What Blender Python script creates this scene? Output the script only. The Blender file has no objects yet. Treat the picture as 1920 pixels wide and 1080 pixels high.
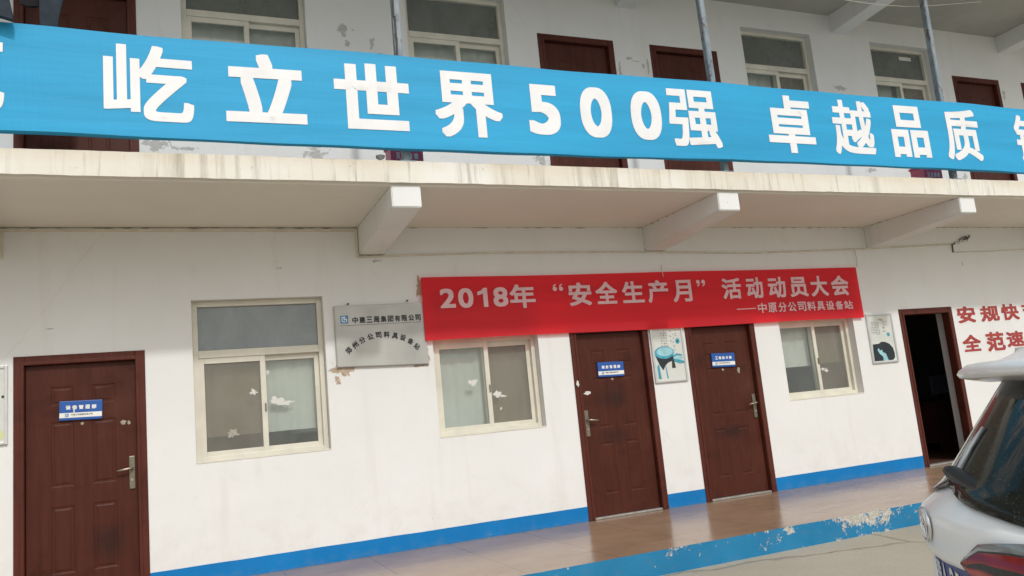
import bpy, bmesh, math, random
from math import sin, cos, pi, radians
from mathutils import Vector, Matrix
import mathutils.noise as mnoise

C = bpy.context.scene.collection
S = bpy.context.scene

# ------------------------------------------------------------------ camera
F_PX, YAW, PITCH, ROLL, DIST, EYE = 1497.506, 0.400132, 0.153511, -0.096445, 7.9236, 1.23046
def camera_axes():
    f = Vector((sin(YAW)*cos(PITCH), cos(YAW)*cos(PITCH), sin(PITCH)))
    r = Vector((cos(YAW), -sin(YAW), 0)); u = r.cross(f)
    return cos(ROLL)*r + sin(ROLL)*u, -sin(ROLL)*r + cos(ROLL)*u, f
cd = bpy.data.cameras.new('camera'); cam = bpy.data.objects.new('camera', cd); C.objects.link(cam)
r_, u_, f_ = camera_axes()
m = Matrix((r_, u_, -f_)).transposed().to_4x4(); m.translation = Vector((0, -DIST, EYE))
cam.matrix_world = m
cd.sensor_width = 36.0; cd.lens = 36.0*F_PX/1920.0; cd.clip_end = 600; cd.clip_start = 0.05
S.camera = cam

# ------------------------------------------------------------------ light
SUN_EL, SUN_AZ = radians(38.5), radians(5)          # sun stands before the facade, a little to the right
w = bpy.data.worlds.new('World'); S.world = w; w.use_nodes = True
nt = w.node_tree; bg = nt.nodes['Background']
sky = nt.nodes.new('ShaderNodeTexSky'); sky.sky_type = 'NISHITA'; sky.sun_disc = False
sky.sun_elevation = SUN_EL; sky.sun_rotation = pi - SUN_AZ
sky.air_density = 1.0; sky.dust_density = 6.0; sky.ozone_density = 1.0; sky.altitude = 50
hsv = nt.nodes.new('ShaderNodeHueSaturation'); hsv.inputs['Saturation'].default_value = 0.60
veil = nt.nodes.new('ShaderNodeMixRGB'); veil.inputs[0].default_value = 0.62; veil.inputs[2].default_value = (5.0, 5.35, 5.6, 1)   # even high haze
nt.links.new(sky.outputs[0], hsv.inputs['Color']); nt.links.new(hsv.outputs[0], veil.inputs[1]); nt.links.new(veil.outputs[0], bg.inputs['Color'])
bg.inputs['Strength'].default_value = 0.12
sd = bpy.data.lights.new('sun', 'SUN'); so = bpy.data.objects.new('sun', sd); C.objects.link(so)
sd.energy = 1.22; sd.angle = radians(2.5); sd.color = (1.0, 0.982, 0.955)
to_sun = Vector((sin(SUN_AZ)*cos(SUN_EL), -cos(SUN_AZ)*cos(SUN_EL), sin(SUN_EL)))
so.rotation_euler = to_sun.to_track_quat('Z', 'Y').to_euler()
S.view_settings.view_transform = 'Standard'; S.view_settings.look = 'None'
S.view_settings.exposure = 0.28; S.view_settings.gamma = 1.0; S.view_settings.use_curve_mapping = False

# ------------------------------------------------------------------ node helpers
class NB:
    def __init__(s, name):
        s.m = bpy.data.materials.new(name); s.m.use_nodes = True
        s.t = s.m.node_tree; s.p = s.t.nodes['Principled BSDF']; s.o = s.t.nodes['Material Output']
    def n(s, kind, **kw):
        nd = s.t.nodes.new('ShaderNode'+kind)
        for k, v in kw.items():
            if k in nd.inputs: nd.inputs[k].default_value = v
            else: setattr(nd, k, v)
        return nd
    def l(s, a, b): s.t.links.new(a, b)
    def co(s, scale=(1,1,1), rot=(0,0,0), space='Object'):
        tc = s.n('TexCoord'); mp = s.n('Mapping'); mp.inputs['Scale'].default_value = scale; mp.inputs['Rotation'].default_value = rot
        s.l(tc.outputs[space], mp.inputs[0]); return mp.outputs[0]
    def noise(s, vec, scale, detail=4, rough=0.55, dist=0.0):
        nd = s.n('TexNoise', Scale=scale, Detail=detail, Roughness=rough, Distortion=dist); s.l(vec, nd.inputs['Vector']); return nd.outputs['Fac']
    def ramp(s, val, stops):
        nd = s.n('ValToRGB'); e = nd.color_ramp.elements
        while len(e) < len(stops): e.new(0.5)
        for el, (p, c) in zip(e, stops):
            el.position = p; el.color = (c, c, c, 1) if isinstance(c, (int, float)) else (*c, 1)
        s.l(val, nd.inputs[0]); return nd.outputs[0]
    def mix(s, fac, a, b, mode='MIX'):
        nd = s.n('MixRGB'); nd.blend_type = mode
        for i, v in ((0, fac), (1, a), (2, b)):
            if isinstance(v, (int, float)): nd.inputs[i].default_value = v if i == 0 else (v, v, v, 1)
            elif isinstance(v, tuple): nd.inputs[i].default_value = (*v, 1)
            else: s.l(v, nd.inputs[i])
        return nd.outputs[0]
    def math(s, op, a, b=0.0, clamp=False):
        nd = s.n('Math'); nd.operation = op; nd.use_clamp = clamp
        for i, v in ((0, a), (1, b)):
            if isinstance(v, (int, float)): nd.inputs[i].default_value = v
            else: s.l(v, nd.inputs[i])
        return nd.outputs[0]
    def sep(s, vec):
        nd = s.n('SeparateXYZ'); s.l(vec, nd.inputs[0]); return nd.outputs
    def bump(s, h, strength=0.3, dist=0.01):
        nd = s.n('Bump', Strength=strength, Distance=dist); s.l(h, nd.inputs['Height']); s.l(nd.outputs[0], s.p.inputs['Normal'])
    def col(s, c):
        if isinstance(c, tuple): s.p.inputs['Base Color'].default_value = (*c, 1)
        else: s.l(c, s.p.inputs['Base Color'])
    def rough(s, r):
        if isinstance(r, (int, float)): s.p.inputs['Roughness'].default_value = r
        else: s.l(r, s.p.inputs['Roughness'])

def simple(name, c, rough=0.6, metal=0.0, var=0.12, scale=6.0, bump=0.0, coat=0.0, spec=0.5):
    b = NB(name); v = b.co(); nz = b.noise(v, scale, 5)
    b.col(b.mix(b.ramp(nz, [(0.3, 0), (0.7, 1)]), tuple(x*(1-var) for x in c), tuple(min(1, x*(1+var)) for x in c)))
    b.rough(rough); b.p.inputs['Metallic'].default_value = metal; b.p.inputs['Coat Weight'].default_value = coat
    b.p.inputs['Specular IOR Level'].default_value = spec
    if bump: b.bump(b.noise(v, scale*8, 3), bump, 0.003)
    return b.m

def plaster_mat():
    b = NB('painted_plaster'); v = b.co(); x, y, z = b.sep(v)
    base = b.mix(b.ramp(b.noise(v, 0.9, 6, 0.6), [(0.3, 0), (0.7, 1)]), (0.730, 0.738, 0.722), (0.782, 0.793, 0.784))
    # rain and hand dirt: vertical streaks and blotches
    vs = b.co((5, 5, 0.45)); st = b.ramp(b.noise(vs, 1.0, 5, 0.6), [(0.56, 0), (0.78, 1)])
    base = b.mix(b.math('MULTIPLY', st, 0.22), base, (0.52, 0.47, 0.39))
    bl = b.ramp(b.noise(v, 3.1, 6, 0.7, 0.6), [(0.62, 0), (0.76, 1)])
    base = b.mix(b.math('MULTIPLY', bl, 0.18), base, (0.48, 0.44, 0.37))
    # flaked specks: bare grey render
    up = b.math('MULTIPLY', b.ramp(b.noise(v, 9.0, 8, 0.75, 1.5), [(0.70, 0), (0.715, 1)]), b.ramp(b.noise(b.co((1, 1, 1), (0.4, 0.2, 0.1)), 1.3, 2), [(0.55, 0), (0.60, 1)]))
    base = b.mix(b.math('MULTIPLY', up, 0.75), base, (0.36, 0.35, 0.32))
    # places where the paint has come off the grey render (x, z, half width, half height)
    PEEL = [(1.70,5.40,.09,.07), (1.74,5.25,.04,.05), (2.00,5.26,.035,.07), (2.06,5.15,.05,.045), (1.34,4.03,.15,.08), (-.16,4.06,.13,.08), (.10,4.02,.14,.025), (3.87,4.03,.09,.09),
            (5.21,5.39,.045,.03), (5.31,5.355,.09,.010), (5.40,5.29,.022,.05), (5.47,5.3,.018,.2), (5.06,5.2,.022,.16), (8.55,5.24,.13,.035), (1.875,2.885,.07,.022), (10.75,4.0,.07,.09), (11.95,5.35,.04,.12), (8.9,4.06,.08,.04),
            (.90,2.83,.045,.012), (4.02,3.98,.10,.02), (7.2,5.12,.06,.02), (-1.05,2.33,.05,.006), (1.37,1.86,.035,.05), (10.35,2.70,.02,.03)]
    dmin = None
    for cx, cz, rx, rz in PEEL:
        a1 = b.n('VectorMath'); a1.operation = 'SUBTRACT'; b.l(v, a1.inputs[0]); a1.inputs[1].default_value = (cx, 0, cz)
        a2 = b.n('VectorMath'); a2.operation = 'MULTIPLY'; b.l(a1.outputs[0], a2.inputs[0]); a2.inputs[1].default_value = (1/rx, 0, 1/rz)
        a3 = b.n('VectorMath'); a3.operation = 'LENGTH'; b.l(a2.outputs[0], a3.inputs[0])
        dmin = a3.outputs['Value'] if dmin is None else b.math('MINIMUM', dmin, a3.outputs['Value'])
    pn = b.math('MULTIPLY', b.math('SUBTRACT', b.noise(v, 11, 9, 0.66, 0.4), 0.5), 4.2)
    pm = b.math('ADD', b.math('SUBTRACT', 1.15, dmin), pn)
    peel = b.ramp(pm, [(0.42, 0), (0.50, 1)])
    peel = b.math('MULTIPLY', peel, b.ramp(dmin, [(0.0, 1), (1.0, 1)]) if False else b.math('LESS_THAN', dmin, 2.0))
    gcol = b.mix(b.ramp(b.noise(v, 30, 6, 0.7), [(0.3, 0), (0.7, 1)]), (0.36, 0.36, 0.345), (0.56, 0.555, 0.53))
    base = b.mix(b.math('MULTIPLY', peel, 0.92), base, gcol)
    # hairline cracks, drill holes and scuffs
    vo = b.n('TexVoronoi', Scale=0.55); vo.feature = 'DISTANCE_TO_EDGE'; b.l(b.mix(0.22, v, b.noise(v, 2.2, 6, 0.6)), vo.inputs['Vector'])
    crk = b.math('MULTIPLY', b.ramp(vo.outputs['Distance'], [(0.0, 1), (0.004, 0)]), b.ramp(b.noise(v, 0.7, 3), [(0.50, 0), (0.60, 1)]))
    base = b.mix(b.math('MULTIPLY', crk, 0.14), base, (0.40, 0.37, 0.32))
    dots = b.ramp(b.noise(v, 17, 2, 0.5), [(0.775, 0), (0.79, 1)])
    base = b.mix(b.math('MULTIPLY', dots, 0.55), base, (0.33, 0.30, 0.26))
    t = b.n('MapRange'); b.l(z, t.inputs[0]); t.inputs[1].default_value = 0.75; t.inputs[2].default_value = 0.12
    spl = b.math('MULTIPLY', t.outputs[0], b.ramp(b.noise(v, 4.5, 7, 0.7, 0.3), [(0.45, 0), (0.75, 1)]))
    base = b.mix(b.math('MULTIPLY', spl, 0.30), base, (0.50, 0.45, 0.37))
    b.col(base); b.rough(0.72); b.p.inputs['Specular IOR Level'].default_value = 0.3
    h = b.math('ADD', b.math('ADD', b.noise(v, 2.2, 6, 0.6), b.math('MULTIPLY', b.noise(v, 60, 3), 0.10)), b.math('MULTIPLY', peel, -0.25)); b.bump(h, 0.28, 0.02)
    return b.m

def soffit_mat():
    b = NB('soffit_paint'); v = b.co()
    base = b.mix(b.ramp(b.noise(v, 0.8, 6, 0.6), [(0.3, 0), (0.7, 1)]), (0.74, 0.71, 0.64), (0.80, 0.77, 0.70))
    pat = b.ramp(b.noise(b.co((0.6, 3, 1)), 2.2, 6, 0.7, 0.8), [(0.66, 0), (0.70, 1)])
    base = b.mix(b.math('MULTIPLY', pat, 0.35), base, (0.38, 0.34, 0.29))
    b.col(base); b.rough(0.8); b.p.inputs['Specular IOR Level'].default_value = 0.25
    b.bump(b.noise(v, 3.0, 5), 0.15, 0.02); return b.m

def slab_edge_mat():
    b = NB('stained_slab_edge'); v = b.co(); x, y, z = b.sep(v)
    base = b.mix(b.ramp(b.noise(v, 1.7, 5), [(0.35, 0), (0.7, 1)]), (0.72, 0.68, 0.58), (0.80, 0.785, 0.73))
    # yellow-brown rust wash along the upper edge
    t = b.n('MapRange'); b.l(z, t.inputs[0]); t.inputs[1].default_value = 3.34; t.inputs[2].default_value = 3.47
    rust = b.math('MULTIPLY', t.outputs[0], b.ramp(b.noise(b.co((1.1, 1, 2.5)), 1.4, 6, 0.65), [(0.36, 0.1), (0.66, 1)]))
    base = b.mix(b.math('MULTIPLY', rust, 0.62), base, (0.60, 0.45, 0.28))
    # thin dark drips
    d1 = b.ramp(b.noise(b.co((8, 1, 0.45)), 1.0, 6, 0.68, 0.3), [(0.50, 0), (0.68, 1)])
    d2 = b.ramp(b.noise(b.co((1.0, 1, 0.15)), 1.6, 2), [(0.40, 0.0), (0.64, 1)])
    base = b.mix(b.math('MULTIPLY', b.math('MULTIPLY', d1, d2), 0.75), base, (0.30, 0.26, 0.19))
    d3 = b.ramp(b.noise(b.co((24, 1, 1.3), (0.0, 0.05, 0)), 1.0, 4, 0.65), [(0.58, 0), (0.70, 1)])
    base = b.mix(b.math('MULTIPLY', d3, 0.45), base, (0.25, 0.22, 0.17))
    sp = b.ramp(b.noise(v, 13, 8, 0.75, 1.0), [(0.64, 0), (0.67, 1)])
    base = b.mix(b.math('MULTIPLY', sp, 0.6), base, (0.33, 0.30, 0.25))
    b.col(base); b.rough(0.8); b.p.inputs['Specular IOR Level'].default_value = 0.3
    b.bump(b.math('ADD', b.noise(v, 5, 6), b.math('MULTIPLY', sp, -0.5)), 0.35, 0.012); return b.m

def door_mat(name, c1, c2, rough=0.42):
    b = NB(name); vg = b.co((14, 14, 1.2)); v = b.co()
    g = b.noise(vg, 1.6, 6, 0.65, 0.5)
    base = b.mix(b.ramp(g, [(0.35, 0), (0.65, 1)]), c1, c2)
    dirt = b.ramp(b.noise(v, 2.4, 6, 0.65, 0.4), [(0.52, 0), (0.72, 1)])
    base = b.mix(b.math('MULTIPLY', dirt, 0.6), base, tuple(x*0.42 for x in c1))
    sm = None
    for cx, cz, rx, rz in ((4.47, 1.30, .26, .20), (4.45, 0.86, .24, .12), (-0.62, 0.45, .2, .25), (6.0, 0.75, .3, .12)):   # hand grime
        a1 = b.n('VectorMath'); a1.operation = 'SUBTRACT'; b.l(v, a1.inputs[0]); a1.inputs[1].default_value = (cx, 0, cz)
        a2 = b.n('VectorMath'); a2.operation = 'MULTIPLY'; b.l(a1.outputs[0], a2.inputs[0]); a2.inputs[1].default_value = (1/rx, 0, 1/rz)
        a3 = b.n('VectorMath'); a3.operation = 'LENGTH'; b.l(a2.outputs[0], a3.inputs[0])
        sm = a3.outputs['Value'] if sm is None else b.math('MINIMUM', sm, a3.outputs['Value'])
    smk = b.ramp(b.math('ADD', b.math('SUBTRACT', 1.0, sm), b.math('MULTIPLY', b.math('SUBTRACT', b.noise(v, 6, 6, 0.65), 0.5), 1.4)), [(0.0, 0), (0.9, 1)])
    base = b.mix(b.math('MULTIPLY', smk, 0.6), base, (0.022, 0.012, 0.010))
    dust = b.ramp(b.noise(v, 1.3, 5, 0.6), [(0.55, 0), (0.8, 1)])
    base = b.mix(b.math('MULTIPLY', dust, 0.30), base, (0.17, 0.070, 0.045))
    chip = b.ramp(b.noise(v, 24, 8, 0.75, 1.0), [(0.735, 0), (0.745, 1)])
    base = b.mix(b.math('MULTIPLY', chip, 0.55), base, (0.42, 0.33, 0.27))
    b.col(base); b.rough(b.ramp(dirt, [(0, rough), (1, rough+0.2)])); b.p.inputs['Specular IOR Level'].default_value = 0.16; b.bump(g, 0.07, 0.002); return b.m

def cloth_mat(name, c, see=0.0, translucent=0.25, sheen=0.0):
    b = NB(name); v = b.co()
    weave = b.noise(b.co((1, 1, 1)), 420, 2)
    fold = b.noise(b.co((0.25, 1, 3.2)), 1.7, 4, 0.5)
    cc = b.mix(b.ramp(fold, [(0.3, 0), (0.7, 1)]), tuple(x*0.88 for x in c), tuple(min(1, x*1.08) for x in c))  # crease shading put into the cloth colour, following the same noise as the bump
    seam = b.ramp(b.noise(b.co((0.05, 1, 55)), 1.0, 2), [(0.70, 0), (0.74, 1)])
    cc = b.mix(b.math('MULTIPLY', seam, 0.10), cc, tuple(min(1, x*1.5+0.03) for x in c))
    b.col(cc); b.rough(0.55); b.p.inputs['Specular IOR Level'].default_value = 0.3
    b.bump(b.math('ADD', b.math('MULTIPLY', weave, 0.05), b.math('ADD', fold, b.math('MULTIPLY', b.noise(b.co((2.2, 1, 0.8)), 1.5, 4, 0.55, 0.5), 0.6))), 0.34, 0.03)
    tr = b.n('BsdfTranslucent'); b.l(cc, tr.inputs[0])
    mx = b.n('MixShader'); mx.inputs[0].default_value = translucent
    b.l(b.p.outputs[0], mx.inputs[1]); b.l(tr.outputs[0], mx.inputs[2]); last = mx.outputs[0]
    if see:
        tp = b.n('BsdfTransparent'); tp.inputs[0].default_value = (*[min(1, x*1.5) for x in c], 1)
        m2 = b.n('MixShader'); m2.inputs[0].default_value = see
        b.l(last, m2.inputs[1]); b.l(tp.outputs[0], m2.inputs[2]); last = m2.outputs[0]
    b.l(last, b.o.inputs[0]); return b.m

def glass_mat(name, tint, film, film_amt, gloss=0.10):
    """window pane: tinted see-through glass with a dusty film and a mirror reflection"""
    b = NB(name); v = b.co()
    tp = b.n('BsdfTransparent'); tp.inputs[0].default_value = (*tint, 1)
    df = b.n('BsdfDiffuse'); df.inputs[0].default_value = (*film, 1)
    smear = b.ramp(b.noise(b.co((2, 2, 1.2)), 1.5, 6, 0.65, 0.4), [(0.3, film_amt*0.75), (0.75, min(1, film_amt*1.3))])
    m1 = b.n('MixShader'); b.l(smear, m1.inputs[0]); b.l(tp.outputs[0], m1.inputs[1]); b.l(df.outputs[0], m1.inputs[2])
    gl = b.n('BsdfGlossy', Roughness=0.03)
    lw = b.n('LayerWeight', Blend=0.5); fr = b.math('MULTIPLY', b.math('POWER', lw.outputs['Facing'], 5.0), 0.96)      # Schlick, the same from both sides of the pane
    bp = b.n('Bump', Strength=0.05, Distance=0.01); b.l(b.noise(v, 2.5, 2), bp.inputs['Height']); b.l(bp.outputs[0], gl.inputs['Normal'])
    m2 = b.n('MixShader'); b.l(b.math('ADD', fr, gloss*0.6, True), m2.inputs[0]); b.l(m1.outputs[0], m2.inputs[1]); b.l(gl.outputs[0], m2.inputs[2])
    b.l(m2.outputs[0], b.o.inputs[0]); return b.m

def step_paint_mat():
    b = NB('flaking_blue_paint'); v = b.co(); x, y, z = b.sep(v)
    blue = b.mix(b.ramp(b.noise(v, 2.0, 5), [(0.3, 0), (0.7, 1)]), (0.014, 0.165, 0.33), (0.024, 0.21, 0.40))
    n = b.noise(v, 9, 12, 0.78, 0.0)
    t = b.n('MapRange'); b.l(z, t.inputs[0]); t.inputs[1].default_value = -0.2; t.inputs[2].default_value = 0.0
    tx = b.n('MapRange'); b.l(x, tx.inputs[0]); tx.inputs[1].default_value = 2.6; tx.inputs[2].default_value = 6.0
    big = b.noise(b.co((1, 1, 2.0)), 1.6, 3, 0.55)
    k = b.math('ADD', b.math('ADD', b.math('MULTIPLY', t.outputs[0], 0.10), b.math('MULTIPLY', tx.outputs[0], 0.17)), b.math('MULTIPLY', big, 0.68))
    s = b.math('ADD', n, k)
    chip = b.ramp(s, [(1.0-0.012, 0), (1.0, 1)])
    s2 = b.math('MULTIPLY', b.math('SUBTRACT', s, 0.125), 1.0)
    chip = b.ramp(s2, [(0.942, 0), (0.949, 1)])
    white = b.mix(b.ramp(b.noise(v, 38, 6, 0.75), [(0.40, 0), (0.60, 1)]), (0.33, 0.30, 0.25), (0.68, 0.675, 0.63))
    core = b.ramp(s2, [(0.985, 0), (0.992, 1)]); white = b.mix(b.math('MULTIPLY', core, 0.55), white, (0.40, 0.36, 0.29))
    grime = b.ramp(b.noise(b.co((2.5, 1, 6)), 2.0, 6, 0.7), [(0.5, 0), (0.75, 1)]); blue = b.mix(b.math('MULTIPLY', grime, 0.35), blue, (0.10, 0.16, 0.20))
    b.col(b.mix(chip, blue, white)); b.rough(0.75); b.p.inputs['Specular IOR Level'].default_value = 0.2
    b.bump(b.math('ADD', b.math('MULTIPLY', chip, -0.6), b.noise(v, 30, 4)), 0.5, 0.008); return b.m

def skirting_mat():
    b = NB('blue_skirting_paint'); v = b.co(); x, y, z = b.sep(v)
    blue = b.mix(b.ramp(b.noise(v, 2.0, 5), [(0.3, 0), (0.7, 1)]), (0.006, 0.165, 0.44), (0.009, 0.20, 0.52))
    t = b.n('MapRange'); b.l(z, t.inputs[0]); t.inputs[1].default_value = 0.0; t.inputs[2].default_value = 0.09; t.inputs[3].default_value = 0.16; t.inputs[4].default_value = 0.0
    s = b.math('ADD', b.noise(b.co((1, 1, 1.6)), 8, 9, 0.72), t.outputs[0])
    chip = b.ramp(s, [(0.80, 0), (0.815, 1)])
    grime = b.ramp(s, [(0.55, 0), (0.8, 1)])
    blue = b.mix(b.math('MULTIPLY', grime, 0.35), blue, (0.13, 0.22, 0.30))
    b.col(b.mix(chip, blue, (0.66, 0.66, 0.62))); b.rough(0.55); b.p.inputs['Specular IOR Level'].default_value = 0.15; b.bump(b.noise(v, 20, 4), 0.15, 0.005); return b.m

def porch_mat():
    b = NB('polished_porch_tiles'); v = b.co(); 
    br = b.n('TexBrick'); br.offset = 0.0; br.inputs['Scale'].default_value = 1.0
    br.inputs['Brick Width'].default_value = 0.8; br.inputs['Row Height'].default_value = 0.8; br.inputs['Mortar Size'].default_value = 0.004; br.inputs['Mortar Smooth'].default_value = 0.2
    b.l(v, br.inputs['Vector'])
    sm = b.mix(b.ramp(b.noise(v, 1.3, 6, 0.65), [(0.3, 0), (0.7, 1)]), (0.30, 0.195, 0.125), (0.395, 0.272, 0.18))
    sp = b.noise(v, 140, 4, 0.7); sm = b.mix(b.math('MULTIPLY', b.ramp(sp, [(0.35, 1), (0.55, 0)]), 0.35), sm, (0.20, 0.15, 0.11))
    scr = b.ramp(b.noise(b.co((0.9, 7, 1), (0, 0, 0.5)), 2.0, 6, 0.7, 0.6), [(0.60, 0), (0.70, 1)])
    sm = b.mix(b.math('MULTIPLY', scr, 0.22), sm, (0.55, 0.46, 0.36))
    b.col(b.mix(b.math('MULTIPLY', br.outputs['Fac'], 0.7), sm, (0.13, 0.10, 0.08)))
    dust = b.noise(b.co((1.2, 4, 1)), 1.6, 6, 0.7)
    b.rough(b.ramp(dust, [(0.3, 0.14), (0.75, 0.28)])); b.p.inputs['Specular IOR Level'].default_value = 0.30
    b.bump(b.math('ADD', b.math('MULTIPLY', b.noise(v, 0.9, 3), 1.0), b.math('MULTIPLY', br.outputs['Fac'], -0.05)), 0.03, 0.02); return b.m

def ground_mat():
    b = NB('concrete_yard'); v = b.co()
    base = b.mix(b.ramp(b.noise(v, 0.5, 8, 0.65), [(0.3, 0), (0.7, 1)]), (0.385, 0.345, 0.27), (0.48, 0.44, 0.355))
    gr = b.noise(v, 55, 5, 0.7); base = b.mix(b.math('MULTIPLY', b.ramp(gr, [(0.3, 1), (0.55, 0)]), 0.35), base, (0.26, 0.21, 0.15))
    vo = b.n('TexVoronoi', Scale=0.32); vo.feature = 'DISTANCE_TO_EDGE'
    wv = b.mix(0.18, v, b.noise(v, 1.5, 5)); b.l(wv, vo.inputs['Vector'])
    cr = b.ramp(vo.outputs['Distance'], [(0.0, 1), (0.006, 0)])
    base = b.mix(b.math('MULTIPLY', cr, 0.7), base, (0.17, 0.135, 0.10))
    st = b.ramp(b.noise(v, 5, 7, 0.7, 0.5), [(0.64, 0), (0.7, 1)]); base = b.mix(b.math('MULTIPLY', st, 0.4), base, (0.22, 0.18, 0.13))
    b.col(base); b.rough(0.85); b.bump(b.math('ADD', b.math('MULTIPLY', gr, 0.4), b.math('MULTIPLY', cr, -1.0)), 0.4, 0.01); return b.m

def rust_pole_mat():
    b = NB('rusted_blue_steel'); v = b.co((1, 1, 0.6))
    base = b.mix(b.ramp(b.noise(v, 6, 6, 0.65), [(0.35, 0), (0.65, 1)]), (0.14, 0.19, 0.225), (0.27, 0.315, 0.345))
    r = b.ramp(b.noise(v, 14, 8, 0.75), [(0.55, 0), (0.62, 1)])
    b.col(b.mix(r, base, (0.10, 0.05, 0.03))); b.rough(0.6); return b.m

def car_paint_mat():
    b = NB('dusty_white_car_paint'); v = b.co()
    dust = b.ramp(b.noise(v, 3.5, 7, 0.65), [(0.35, 0), (0.75, 1)])
    x, y, z = b.sep(v)
    b.col(b.mix(b.math('MULTIPLY', dust, 0.4), (0.93, 0.935, 0.93), (0.86, 0.85, 0.81)))
    b.rough(b.ramp(dust, [(0, 0.30), (1, 0.5)])); b.p.inputs['Coat Weight'].default_value = 0.5; b.p.inputs['Coat Roughness'].default_value = 0.12
    return b.m

def car_glass_mat():
    b = NB('dusty_dark_car_glass'); v = b.co()
    spots = b.ramp(b.noise(v, 130, 3, 0.6), [(0.62, 0), (0.70, 1)])
    b.col(b.mix(b.math('MULTIPLY', spots, 0.30), (0.022, 0.024, 0.020), (0.33, 0.31, 0.26)))
    film = b.ramp(b.noise(v, 6, 6), [(0.3, 0.05), (0.8, 0.16)]); b.rough(film); b.p.inputs['Specular IOR Level'].default_value = 0.15
    return b.m

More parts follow.
